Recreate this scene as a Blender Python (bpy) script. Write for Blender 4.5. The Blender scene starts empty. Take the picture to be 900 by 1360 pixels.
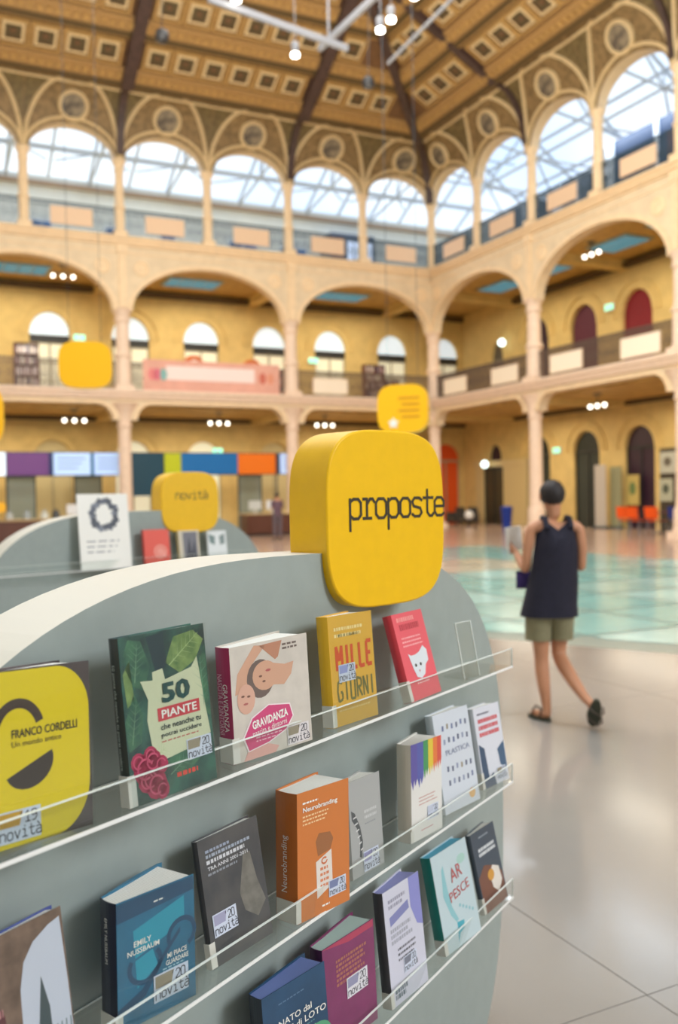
import bpy, bmesh, math, random
from mathutils import Vector, Matrix
random.seed(7)
PI = math.pi
sc = bpy.context.scene
COL = sc.collection

# ------------------------------------------------------------------ camera
cam_d = bpy.data.cameras.new('camera')
cam = bpy.data.objects.new('camera', cam_d)
COL.objects.link(cam)
cam_d.sensor_fit = 'VERTICAL'
cam_d.sensor_height = 36.0
cam_d.sensor_width = 24.0
cam_d.lens = 1190.0 / 1360.0 * 36.0
cam_d.clip_start = 0.05
cam_d.clip_end = 300
_p, _r = -0.0177, -0.0185
_f = Vector((0, math.cos(_p), math.sin(_p)))
_x = Vector((1, 0, 0))
_u = _x.cross(_f)
_x2 = math.cos(_r) * _x + math.sin(_r) * _u
_u2 = -math.sin(_r) * _x + math.cos(_r) * _u
cam.matrix_world = Matrix(((_x2.x, _u2.x, -_f.x, 0), (_x2.y, _u2.y, -_f.y, 0), (_x2.z, _u2.z, -_f.z, 1.52), (0, 0, 0, 1)))
cam_d.dof.use_dof = True
cam_d.dof.focus_distance = 1.5
cam_d.dof.aperture_fstop = 3.3
sc.camera = cam

# ------------------------------------------------------------------ world, exposure
sc.view_settings.view_transform = 'Standard'
sc.view_settings.look = 'None'
sc.view_settings.gamma = 1.0
sc.view_settings.use_curve_mapping = False
sc.view_settings.exposure = 0.0
W = bpy.data.worlds.new('sky')
sc.world = W
W.use_nodes = True
nt = W.node_tree
bg = nt.nodes['Background']
tc = nt.nodes.new('ShaderNodeTexCoord')
nz = nt.nodes.new('ShaderNodeTexNoise')
nz.inputs['Scale'].default_value = 3.0
cr = nt.nodes.new('ShaderNodeValToRGB')
cr.color_ramp.elements[0].position = 0.35
cr.color_ramp.elements[0].color = (0.62, 0.78, 1.0, 1)
cr.color_ramp.elements[1].position = 0.6
cr.color_ramp.elements[1].color = (0.95, 0.98, 1.0, 1)
nt.links.new(tc.outputs['Generated'], nz.inputs['Vector'])
nt.links.new(nz.outputs['Fac'], cr.inputs['Fac'])
nt.links.new(cr.outputs['Color'], bg.inputs['Color'])
bg.inputs['Strength'].default_value = 1.45

# ------------------------------------------------------------------ frames of the building
TH = 0.449
CX, CY = 4.42, 40.8
eA = Vector((-math.cos(TH), -math.sin(TH), 0))
eB = Vector((math.sin(TH), -math.cos(TH), 0))
def frame(X, Y, O):
    Z = Vector((0, 0, 1))
    return Matrix(((X.x, Y.x, Z.x, O.x), (X.y, Y.y, Z.y, O.y), (X.z, Y.z, Z.z, O.z), (0, 0, 0, 1)))
C0 = Vector((CX, CY, 0))
FA = frame(-eA, -eB, C0)      # back wall: x = -a (0 at the corner, negative to the left), y outward
FB = frame(eB, -eA, C0)       # right wall: x = b (0 at the corner, growing to the viewer), y outward
def court(a, b, z=0.0):
    return C0 + eA * a + eB * b + Vector((0, 0, z))

# ------------------------------------------------------------------ area lamps: gallery lamps and added fill
def area(name, loc, sx, sy, power, col, rot=(0, 0, 0)):
    l = bpy.data.lights.new(name, 'AREA')
    l.shape = 'RECTANGLE'
    l.size, l.size_y = sx, sy
    l.energy = power
    l.color = col
    o = bpy.data.objects.new(name, l)
    COL.objects.link(o)
    o.location = loc
    o.rotation_euler = rot
    return o
WARM = (1.0, 0.88, 0.68)
NEUT = (1.0, 0.93, 0.84)
COOL = (0.86, 0.93, 1.0)
area('court_fill', court(21, 30, 16.5), 12, 12, 1900, (0.84, 0.93, 1.0), (0, 0, -TH))  # court lamps are added overhead, standing in for a skylight
area('court_fill', court(12, 15, 16.4), 9, 9, 1300, (1.0, 0.97, 0.93), (0, 0, -TH))
area('court_fill', court(24, 12, 16.4), 6, 6, 450, (1.0, 0.97, 0.93), (0, 0, -TH))
area('stand_fill', (10.5, -3.0, 7.5), 5, 4, 1300, (0.90, 0.95, 1.0), (math.radians(58), 0, math.radians(72)))  # unseen lamp added to brighten the front of the stand
# unseen area lamps high over the court, aimed at the far walls
area('wall_fill', court(16, 26, 12.5), 8, 3, 1700, (1.0, 0.94, 0.86), (math.radians(78), 0, math.radians(25.7)))
area('wall_fill', court(20, 22, 12.5), 8, 3, 1500, (1.0, 0.94, 0.86), (math.radians(78), 0, math.radians(-64)))
# unseen area lamps aimed up at the painted ceiling
area('ceiling_fill', court(9, 12, 11.0), 7, 7, 300, (1.0, 0.88, 0.70), (PI, 0, -TH))
area('ceiling_fill', court(18, 8, 11.0), 6, 6, 190, (1.0, 0.88, 0.70), (PI, 0, -TH))
for _k in range(4):           # gallery lamps, both storeys, both walls
    a_ = 3.5 + 7.02 * _k
    area('gallery_light', court(a_, -2.3, 4.75), 4.5, 1.2, 120, WARM, (0, 0, TH))
    area('gallery_light', court(a_, -2.3, 10.3), 4.5, 1.2, 150, WARM, (0, 0, TH))
for _k in range(3):
    b_ = 3.6 + 7.24 * _k
    area('gallery_light', court(-2.3, b_, 4.75), 1.2, 4.5, 130, WARM, (0, 0, TH))
    area('gallery_light', court(-2.3, b_, 10.3), 1.2, 4.5, 130, WARM, (0, 0, TH))

for _k in range(3):           # lamps added to brighten the top loggia
    area('loggia_fill', court(4 + 7 * _k, -3.0, 15.2), 6, .6, 170, COOL, (0, 0, TH))
    area('loggia_fill', court(-3.0, 3 + 7 * _k, 15.2), .6, 6, 120, COOL, (0, 0, TH))

# ------------------------------------------------------------------ materials
MATS = {}
def mat(name, col, rough=0.6, metal=0.0, var=0.0, vscale=8.0, bump=0.0, emis=None, es=1.0, coat=0.0, col2=None, trans=0.0, spec=0.5, tex='noise', detail=4.0):
    if name in MATS: return MATS[name]
    m = bpy.data.materials.new(name)
    m.use_nodes = True
    t = m.node_tree
    b = t.nodes['Principled BSDF']
    c = (col[0], col[1], col[2], 1)
    b.inputs['Base Color'].default_value = c
    b.inputs['Roughness'].default_value = rough
    b.inputs['Metallic'].default_value = metal
    b.inputs['Coat Weight'].default_value = coat
    b.inputs['Coat Roughness'].default_value = 0.12
    b.inputs['Transmission Weight'].default_value = trans
    b.inputs['Specular IOR Level'].default_value = spec
    if emis:
        b.inputs['Emission Color'].default_value = (emis[0], emis[1], emis[2], 1)
        b.inputs['Emission Strength'].default_value = es
    if var > 0 or bump > 0 or col2:
        tcx = t.nodes.new('ShaderNodeTexCoord')
        if tex == 'voronoi':
            n = t.nodes.new('ShaderNodeTexVoronoi')
            n.inputs['Scale'].default_value = vscale
            fac = n.outputs['Distance']
        elif tex == 'wave':
            n = t.nodes.new('ShaderNodeTexWave')
            n.inputs['Scale'].default_value = vscale
            n.inputs['Distortion'].default_value = 3.0
            fac = n.outputs['Fac']
        else:
            n = t.nodes.new('ShaderNodeTexNoise')
            n.inputs['Scale'].default_value = vscale
            n.inputs['Detail'].default_value = detail
            fac = n.outputs['Fac']
        t.links.new(tcx.outputs['Object'], n.inputs['Vector'])
        r = t.nodes.new('ShaderNodeValToRGB')
        d = col2 if col2 else tuple(x * (1 - var) for x in col)
        e = col if col2 else tuple(min(1, x * (1 + var)) for x in col)
        r.color_ramp.elements[0].position = 0.35
        r.color_ramp.elements[1].position = 0.65
        if tex == 'voronoi':
            r.color_ramp.elements[0].position = 0.15
            r.color_ramp.elements[1].position = 0.5
        r.color_ramp.elements[0].color = (d[0], d[1], d[2], 1)
        r.color_ramp.elements[1].color = (e[0], e[1], e[2], 1)
        t.links.new(fac, r.inputs['Fac'])
        t.links.new(r.outputs['Color'], b.inputs['Base Color'])
        if bump > 0:
            bp = t.nodes.new('ShaderNodeBump')
            bp.inputs['Strength'].default_value = bump
            bp.inputs['Distance'].default_value = 0.02
            t.links.new(fac, bp.inputs['Height'])
            t.links.new(bp.outputs['Normal'], b.inputs['Normal'])
    MATS[name] = m
    return m
def flat(col, rough=0.45, coat=0.3):
    nm = 'print_%02x%02x%02x' % tuple(int(max(0, min(1, c)) * 255) for c in col)
    return mat(nm, col, rough, coat=coat)
def S(r, g, b):               # sRGB 0-255 to linear
    return tuple(((v / 255.0) / 12.92 if v / 255.0 <= 0.04045 else (((v / 255.0) + 0.055) / 1.055) ** 2.4) for v in (r, g, b))
def glassy(name, tint, gloss=0.12, rough=0.02, alpha_tint=0.96):
    m = bpy.data.materials.new(name)
    m.use_nodes = True
    t = m.node_tree
    t.nodes.clear()
    out = t.nodes.new('ShaderNodeOutputMaterial')
    tr = t.nodes.new('ShaderNodeBsdfTransparent')
    tr.inputs['Color'].default_value = (tint[0], tint[1], tint[2], 1)
    gl = t.nodes.new('ShaderNodeBsdfGlossy')
    gl.inputs['Roughness'].default_value = rough
    fr = t.nodes.new('ShaderNodeLayerWeight')
    fr.inputs['Blend'].default_value = 0.5
    pw = t.nodes.new('ShaderNodeMath')
    pw.operation = 'POWER'
    pw.inputs[1].default_value = 4.0
    ad = t.nodes.new('ShaderNodeMath')
    ad.operation = 'MULTIPLY_ADD'
    ad.inputs[1].default_value = 0.45
    ad.inputs[2].default_value = gloss
    mx = t.nodes.new('ShaderNodeMixShader')
    t.links.new(fr.outputs['Facing'], pw.inputs[0])
    t.links.new(pw.outputs[0], ad.inputs[0])
    t.links.new(ad.outputs[0], mx.inputs['Fac'])
    t.links.new(tr.outputs[0], mx.inputs[1])
    t.links.new(gl.outputs[0], mx.inputs[2])
    t.links.new(mx.outputs[0], out.inputs['Surface'])
    return m

M_stone = mat('cream_stone', S(228, 206, 172), 0.6, var=0.06, vscale=3, bump=0.05)
M_stone2 = mat('cream_stone_moulding', S(240, 212, 172), 0.55, var=0.05, vscale=5)
M_pink = mat('rosy_column_stone', S(238, 212, 188), 0.5, var=0.05, vscale=6)
M_yellow_wall = mat('ochre_plaster', S(214, 186, 118), 0.75, var=0.07, vscale=2.0, bump=0.05)
M_gal_ceil = mat('ochre_vault', S(188, 152, 84), 0.7, var=0.14, vscale=3.0)
M_dark_corn = mat('dark_cornice', S(92, 72, 40), 0.6)
M_gold = mat('gilded_ochre', S(184, 146, 88), 0.45, var=0.18, vscale=9)
M_gold2 = mat('gilded_frieze', S(196, 158, 100), 0.45, tex='wave', vscale=5.0, col2=S(140, 102, 62))
M_brown = mat('coffer_brown', S(112, 80, 52), 0.5, var=0.2, vscale=7)
M_coffer = mat('coffer_centre', S(92, 78, 52), 0.5, var=0.35, vscale=14)
M_rib = mat('dark_timber', S(74, 56, 52), 0.5, var=0.25, vscale=6)
M_spandrel = mat('painted_spandrel', S(150, 122, 80), 0.6, col2=S(112, 90, 56), vscale=5, detail=8)
M_spandrel2 = mat('painted_spandrel_dark', S(126, 108, 68), 0.6, col2=S(92, 76, 46), vscale=7, detail=8)
M_band = mat('painted_band', S(222, 196, 150), 0.55, var=0.08, vscale=12)
M_portrait = mat('portrait_grisaille', S(150, 135, 110), 0.6, col2=S(72, 62, 56), vscale=3.5)
M_upwhite = mat('loggia_white', S(214, 222, 222), 0.6, var=0.03, vscale=2)
M_truss = mat('white_truss_paint', S(205, 218, 232), 0.5)
M_bluepaint = mat('blue_glazing', S(40, 90, 150), 0.25, var=0.3, vscale=1.5)
M_plum = mat('plum_board', S(86, 48, 62), 0.5)
M_iron = mat('dark_iron', S(44, 66, 78), 0.45, metal=0.2)
M_iron_w = mat('bronze_iron', S(96, 80, 72), 0.5, metal=0.2)
M_panelW = mat('pale_panel', S(250, 236, 214), 0.6)
M_panelP = mat('peach_panel', S(236, 204, 172), 0.6)
M_white = mat('white_paint', S(238, 238, 236), 0.4)
M_black = mat('black_metal', S(28, 28, 30), 0.4)
M_paper = mat('page_paper', S(236, 234, 228), 0.8, tex='wave', vscale=90, col2=S(214, 212, 206))
M_stand = mat('grey_lacquer', S(152, 162, 159), 0.42, var=0.03, vscale=20)
M_rim = mat('ivory_edge', S(214, 210, 198), 0.4)
M_plinth = mat('dark_plinth', S(38, 44, 42), 0.5)
M_sign = mat('sign_yellow', S(242, 190, 0), 0.38, var=0.02, vscale=30)
M_ink = mat('dark_ink', S(50, 42, 28), 0.5)
M_acr = glassy('clear_acrylic', (0.97, 0.985, 0.98), 0.035, 0.03)
M_acre = mat('acrylic_edge', S(226, 232, 228), 0.25, emis=(0.8, 0.85, 0.82), es=0.0)
M_roofglass = glassy('roof_glass', (0.93, 0.97, 1.0), 0.02)
M_lamp = mat('lamp_glow', (1, 1, 1), 0.5, emis=(1.0, 0.93, 0.78), es=14)
M_bulb = mat('bulb_glow', (1, 1, 1), 0.5, emis=(1.0, 0.92, 0.75), es=5)
M_skin = mat('skin', S(196, 138, 104), 0.5, var=0.05, vscale=12)
M_hair = mat('dark_hair', S(34, 26, 26), 0.6, var=0.3, vscale=60)

# ------------------------------------------------------------------ mesh helpers
class MB:
    def __init__(s): s.v = []; s.f = []; s.m = []
    def quad(s, a, b, c, d, mi=0):
        n = len(s.v); s.v += [tuple(a), tuple(b), tuple(c), tuple(d)]; s.f.append((n, n + 1, n + 2, n + 3)); s.m.append(mi)
    def box(s, x0, x1, y0, y1, z0, z1, mi=0, T=None):
        n = len(s.v)
        P = [(x0, y0, z0), (x1, y0, z0), (x1, y1, z0), (x0, y1, z0), (x0, y0, z1), (x1, y0, z1), (x1, y1, z1), (x0, y1, z1)]
        if T is not None: P = [tuple(T @ Vector(p)) for p in P]
        s.v += P
        for f in ((0, 3, 2, 1), (4, 5, 6, 7), (0, 1, 5, 4), (1, 2, 6, 5), (2, 3, 7, 6), (3, 0, 4, 7)):
            s.f.append(tuple(n + i for i in f)); s.m.append(mi)
    def prism(s, pts, y0, y1, mi=0, mside=None):   # outline in xz, extruded in y
        n = len(s.v); k = len(pts)
        s.v += [(p[0], y0, p[1]) for p in pts] + [(p[0], y1, p[1]) for p in pts]
        s.f.append(tuple(range(n, n + k))); s.m.append(mi)
        s.f.append(tuple(range(n + 2 * k - 1, n + k - 1, -1))); s.m.append(mi)
        for i in range(k):
            j = (i + 1) % k
            s.f.append((n + i, n + k + i, n + k + j, n + j)); s.m.append(mi if mside is None else mside)
    def grid(s, fn, nu, nv, mi=0):
        n = len(s.v)
        for i in range(nu + 1):
            for j in range(nv + 1): s.v.append(tuple(fn(i / nu, j / nv)))
        for i in range(nu):
            for j in range(nv):
                a = n + i * (nv + 1) + j
                s.f.append((a, a + nv + 1, a + nv + 2, a + 1)); s.m.append(mi)
    def tube(s, path, r, k=6, mi=0, cap=True, flat=None):
        path = [Vector(p) for p in path]; n = len(s.v); L = len(path)
        for i, p in enumerate(path):
            t = (path[min(i + 1, L - 1)] - path[max(i - 1, 0)]).normalized()
            up = Vector((0, 0, 1)) if abs(t.z) < 0.9 else Vector((0, 1, 0))
            a = t.cross(up).normalized(); b = t.cross(a).normalized()
            rr = r[i] if isinstance(r, (list, tuple)) else r
            for q in range(k):
                w = 2 * PI * q / k + PI / k
                s.v.append(tuple(p + a * math.cos(w) * rr + b * math.sin(w) * rr * (flat or 1)))
        for i in range(L - 1):
            for q in range(k):
                q2 = (q + 1) % k
                s.f.append((n + i * k + q, n + i * k + q2, n + (i + 1) * k + q2, n + (i + 1) * k + q)); s.m.append(mi)
        if cap:
            s.f.append(tuple(n + q for q in range(k))); s.m.append(mi)
            s.f.append(tuple(n + (L - 1) * k + q for q in reversed(range(k)))); s.m.append(mi)
    def lathe(s, prof, cx=0, cy=0, k=16, mi=0, T=None, sx=1, sy=1):   # prof: (r, z)
        n = len(s.v)
        for r, z in prof:
            for q in range(k):
                w = 2 * PI * q / k
                p = Vector((cx + r * math.cos(w) * sx, cy + r * math.sin(w) * sy, z))
                s.v.append(tuple(T @ p) if T is not None else tuple(p))
        for i in range(len(prof) - 1):
            for q in range(k):
                q2 = (q + 1) % k
                s.f.append((n + i * k + q, n + i * k + q2, n + (i + 1) * k + q2, n + (i + 1) * k + q)); s.m.append(mi)
        s.f.append(tuple(n + q for q in reversed(range(k)))); s.m.append(mi)
        s.f.append(tuple(n + (len(prof) - 1) * k + q for q in range(k))); s.m.append(mi)
    def ball(s, c, r, k=10, mi=0, sx=1, sy=1, sz=1):
        pr = [(max(1e-4, r * math.sin(PI * i / 8)), c[2] - r * sz * math.cos(PI * i / 8)) for i in range(9)]
        s.lathe(pr, c[0], c[1], k, mi, None, sx, sy)
    def mesh(s, name, mats, smooth=False, recalc=True):
        me = bpy.data.meshes.new(name)
        me.from_pydata(s.v, [], s.f)
        for m in (mats if isinstance(mats, (list, tuple)) else [mats]): me.materials.append(m)
        me.polygons.foreach_set('material_index', s.m)
        if recalc:
            bm = bmesh.new(); bm.from_mesh(me)
            bmesh.ops.remove_doubles(bm, verts=bm.verts, dist=1e-5)
            bmesh.ops.recalc_face_normals(bm, faces=bm.faces)
            bm.to_mesh(me); bm.free()
        if smooth:
            me.polygons.foreach_set('use_smooth', [True] * len(me.polygons))
            try: me.set_sharp_from_angle(angle=math.radians(40))
            except Exception: pass
        return me
    def build(s, name, mats, parent=None, M=None, smooth=False):
        return link(name, s.mesh(name, mats, smooth), parent, M)
def link(name, me, parent=None, M=None):
    o = bpy.data.objects.new(name, me)
    COL.objects.link(o)
    if parent: o.parent = parent
    if M is not None: o.matrix_basis = M
    return o
def tag(o, label=None, cat=None, group=None, kind=None):
    if label: o['label'] = label
    if cat: o['category'] = cat
    if group: o['group'] = group
    if kind: o['kind'] = kind
    return o
def empty(name, M=None, label=None, cat=None, group=None, kind=None):
    o = bpy.data.objects.new(name, None)
    COL.objects.link(o)
    o.empty_display_size = 0.1
    if M is not None: o.matrix_basis = M
    return tag(o, label, cat, group, kind)
def T3(x, y, z): return Matrix.Translation((x, y, z))
def RZ(a): return Matrix.Rotation(a, 4, 'Z')
def RX(a): return Matrix.Rotation(a, 4, 'X')
def RY(a): return Matrix.Rotation(a, 4, 'Y')

# --- lettering
def text(parent, s, x0, x1, zc, h, mt, y=-0.0012, name='title_text', rot=0.0, thick=0.0003, bold=0.0, width=None):
    """text in the xz plane facing -y, squeezed to the box x0..x1 and height h centred on zc"""
    cu = bpy.data.curves.new(name, 'FONT')
    cu.body = s
    cu.extrude = 0.0
    cu.resolution_u = 2
    cu.offset = bold
    tmp = bpy.data.objects.new(name, cu)
    COL.objects.link(tmp)
    dg = bpy.context.evaluated_depsgraph_get()
    me = bpy.data.meshes.new_from_object(tmp.evaluated_get(dg))
    bpy.data.objects.remove(tmp)
    if not me.vertices: return None
    xs = [v.co.x for v in me.vertices]; ys = [v.co.y for v in me.vertices]
    ax, bx, ay, by = min(xs), max(xs), min(ys), max(ys)
    for v in me.vertices:
        px = (v.co.x - ax) / max(1e-6, bx - ax); pz = (v.co.y - ay) / max(1e-6, by - ay)
        v.co = (px * (x1 - x0) - (x1 - x0) / 2, 0, (pz - 0.5) * h)
    me.materials.clear(); me.materials.append(mt)
    o = link(name, me, parent, T3((x0 + x1) / 2, y, zc) @ RY(-rot))
    return o
STROKES = {
 'p': [[(0, -.3), (0, .5)], [(0, .42), (.12, .5), (.3, .5), (.4, .4), (.4, .1), (.3, 0), (.12, 0), (0, .08)]],
 'r': [[(0, .5), (.14, .5), (.14, 0)], [(0, 0), (.3, 0)], [(.14, .36), (.26, .5), (.36, .5), (.42, .42)]],
 'o': [[(.1, 0), (0, .1), (0, .4), (.1, .5), (.3, .5), (.4, .4), (.4, .1), (.3, 0), (.1, 0)]],
 's': [[(.4, .44), (.3, .5), (.1, .5), (0, .4), (.06, .28), (.34, .22), (.4, .1), (.3, 0), (.1, 0), (0, .06)]],
 't': [[(.16, .72), (.16, .1), (.26, 0), (.36, 0), (.42, .06)], [(0, .5), (.4, .5)]],
 'e': [[(0, .26), (.4, .26), (.4, .4), (.3, .5), (.1, .5), (0, .4), (0, .1), (.1, 0), (.3, 0), (.4, .06)]],
 'n': [[(0, 0), (0, .5)], [(0, .4), (.12, .5), (.3, .5), (.4, .4), (.4, 0)]],
 'v': [[(0, .5), (.2, 0), (.4, .5)]],
 'i': [[(.06, .5), (.22, .5), (.22, 0)], [(.04, 0), (.4, 0)], [(.22, .68), (.22, .74)]],
 'a': [[(.04, .46), (.12, .5), (.3, .5), (.4, .4), (.4, 0)], [(.4, .28), (.12, .28), (0, .2), (0, .08), (.1, 0), (.28, 0), (.4, .1)], [(.1, .78), (.24, .62)]],
 "'": [[(.2, .72), (.16, .55)]],
 '1': [[(.04, .56), (.22, .72), (.22, 0)], [(.04, 0), (.4, 0)]],
 '9': [[(.4, .4), (.1, .34), (0, .46), (0, .62), (.1, .72), (.3, .72), (.4, .62), (.4, .2), (.26, 0), (.08, 0)]],
 '2': [[(0, .58), (.1, .72), (.3, .72), (.4, .6), (.4, .46), (0, .06), (0, 0), (.4, 0)]],
 '0': [[(.1, 0), (0, .12), (0, .6), (.1, .72), (.3, .72), (.4, .6), (.4, .12), (.3, 0), (.1, 0)]],
}
def stroke_text(parent, s, x0, z0, xh, mt, y=-0.001, w=0.07, name='lettering', pitch=0.56, T=None):
    """monoline lettering: xh = height of an x; w = pen width in units of 2*xh"""
    mb = MB(); k = xh / 0.5; yy = 0.0
    for i, ch in enumerate(s):
        ox = i * pitch
        for st in STROKES.get(ch, []):
            for (a, b) in zip(st[:-1], st[1:]):
                dx, dz = b[0] - a[0], b[1] - a[1]; L = math.hypot(dx, dz) or 1e-6
                ux, uz = dx / L * w / 2, dz / L * w / 2; nx, nz_ = -uz, ux
                yy += 0.000002
                q = [(a[0] - ux * .7 + nx, a[1] - uz * .7 + nz_), (b[0] + ux * .7 + nx, b[1] + uz * .7 + nz_), (b[0] + ux * .7 - nx, b[1] + uz * .7 - nz_), (a[0] - ux * .7 - nx, a[1] - uz * .7 - nz_)]
                n = len(mb.v)
                mb.v += [((ox + p[0]) * k, -yy, p[1] * k) for p in q]
                mb.f.append((n, n + 1, n + 2, n + 3)); mb.m.append(0)
    return mb.build(name, mt, parent, T3(x0, y, z0) @ (T or Matrix()))
def squircle(w, h, n=3.6, k=64, cx=0.0, cz=0.0):
    out = []
    for i in range(k):
        t = 2 * PI * i / k
        c, s_ = math.cos(t), math.sin(t)
        out.append((cx + math.copysign(abs(c) ** (2 / n), c) * w / 2, cz + math.copysign(abs(s_) ** (2 / n), s_) * h / 2))
    return out

# ================================================================== SETTING
BA, BB = 3.51, 3.62           # upper-storey bay widths on the back and the right wall
ZS, ZC, INS = 14.55, 16.85, 1.5   # vault spring, ceiling edge, inset of the ceiling edge
def cove(z):
    t = max(0.0, min(1.0, (z - ZS) / (ZC - ZS)))
    return INS * (1 - math.sqrt(max(0.0, 1 - t * t)))

def arch_wall(mb, x0, x1, cx, hw, zbot, zs, fn, ztop, y0, y1, mi=0, N=20, pier=True):
    """wall slab from x0 to x1 with an opening centred on cx; fn(v) = height of the head above zs"""
    if pier and zbot < zs:
        mb.box(x0, cx - hw, y0, y1, zbot, zs, mi)
        mb.box(cx + hw, x1, y0, y1, zbot, zs, mi)
    mb.box(x0, cx - hw, y0, y1, zs, ztop, mi)
    mb.box(cx + hw, x1, y0, y1, zs, ztop, mi)
    for i in range(N):
        va, vb = -math.cos(PI * i / N), -math.cos(PI * (i + 1) / N)
        xa, xb, za, zb = cx + hw * va, cx + hw * vb, zs + fn(va), zs + fn(vb)
        for y in (y0, y1): mb.quad((xa, y, za), (xb, y, zb), (xb, y, ztop), (xa, y, ztop), mi)
        mb.quad((xa, y0, za), (xb, y0, zb), (xb, y1, zb), (xa, y1, za), mi)
def ell(r): return lambda v: r * math.sqrt(max(0.0, 1 - v * v))
def corner(r, c=0.2): return lambda v: r * math.sqrt(max(0.0, 1 - (max(0.0, (abs(v) - (1 - c)) / c)) ** 2))
def ring(mb, cx, hw, zs, fn, w, y0, y1, mi=0, N=20):
    """archivolt: band of width w around an opening, standing proud from y1 to y0"""
    P = []
    for i in range(N + 1):
        v = -math.cos(PI * i / N); P.append((cx + hw * v, zs + fn(v)))
    Q = []
    for i, p in enumerate(P):
        a = P[max(0, i - 1)]; b = P[min(N, i + 1)]
        dx, dz = b[0] - a[0], b[1] - a[1]; L = math.hypot(dx, dz) or 1
        nx, nz_ = -dz / L, dx / L
        if i == 0: nx, nz_ = -1, 0
        if i == N: nx, nz_ = 1, 0
        Q.append((p[0] + nx * w, p[1] + nz_ * w))
    for i in range(N):
        a, b, c, d = P[i], P[i + 1], Q[i + 1], Q[i]
        mb.quad((a[0], y0, a[1]), (b[0], y0, b[1]), (c[0], y0, c[1]), (d[0], y0, d[1]), mi)
        mb.quad((d[0], y0, d[1]), (c[0], y0, c[1]), (c[0], y1, c[1]), (d[0], y1, d[1]), mi)
        mb.quad((a[0], y0, a[1]), (b[0], y0, b[1]), (b[0], y1, b[1]), (a[0], y1, a[1]), mi)

wall_back = empty('wall_back', FA, kind='structure')
wall_right = empty('wall_right', FB, kind='structure')
ceiling = empty('ceiling', None, kind='structure')

def ground_column_mesh():
    mb = MB()
    mb.box(-.38, .38, -.38, .38, 0, .22)
    mb.lathe([(.37, .22), (.37, .32), (.31, .40), (.34, .46), (.29, .52), (.27, .60), (.25, 2.2), (.235, 4.22), (.235, 4.3), (.29, 4.34), (.29, 4.40), (.25, 4.44), (.27, 4.6), (.33, 4.85), (.47, 5.12), (.56, 5.24)], 0, 0, 20)
    mb.lathe([(.34, .22), (.33, .9), (.30, .95), (.27, 1.0)], 0, 0, 8)
    return mb.mesh('column', M_pink, True)
def middle_column_mesh():
    mb = MB()
    mb.box(-.36, .36, -.34, .34, 5.76, 5.92)
    mb.lathe([(.36, 5.92), (.33, 6.0), (.30, 6.05), (.29, 7.0), (.34, 7.04), (.34, 7.12), (.28, 7.18), (.26, 7.3), (.25, 8.35), (.31, 8.4), (.31, 8.48), (.27, 8.52), (.30, 8.7), (.40, 8.86)], 0, 0, 16)
    return mb.mesh('column', M_pink, True)
def upper_column_mesh():
    mb = MB()
    mb.box(-.25, .25, -.25, .25, 11.62, 11.85)
    mb.lathe([(.19, 11.85), (.19, 12.7), (.23, 12.73), (.23, 12.8), (.18, 12.84), (.165, 14.1), (.20, 14.15), (.20, 14.2), (.17, 14.24), (.20, 14.38), (.27, 14.5), (.28, 14.58)], 0, 0, 12)
    return mb.mesh('column', M_stone2, True)
ME_gc, ME_mc, ME_uc = ground_column_mesh(), middle_column_mesh(), upper_column_mesh()
def balusters(x0, x1, z0, h, step, y=-0.02):
    mb = MB(); n = int((x1 - x0) / step)
    for i in range(n):
        x = x0 + (i + .5) * (x1 - x0) / n
        mb.box(x - .019, x + .019, y - .012, y + .012, z0 + .06, z0 + h - .04)
    for i in range(n // 4):
        x = x0 + (i * 4 + 2) * (x1 - x0) / n
        mb.tube([(x + .09 * math.cos(w), y, z0 + h * .45 + .14 * math.sin(w)) for w in [k * PI / 4 for k in range(9)]], .011, 4, cap=False)
    return mb
def railing(wall, x0, x1, z0, h, mt, step=.11):
    m = MB(); m.box(x0, x1, -.05, .01, z0 + h - .05, z0 + h); m.box(x0, x1, -.04, 0, z0 + h * .82, z0 + h * .82 + .025)
    m.build('top_rail', mt, wall)
    m = MB(); m.box(x0, x1, -.04, 0, z0 + .04, z0 + .08); m.build('bottom_rail', mt, wall)
    o = balusters(x0, x1, z0, h, step).build('balusters', mt, wall); o['kind'] = 'stuff'

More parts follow.
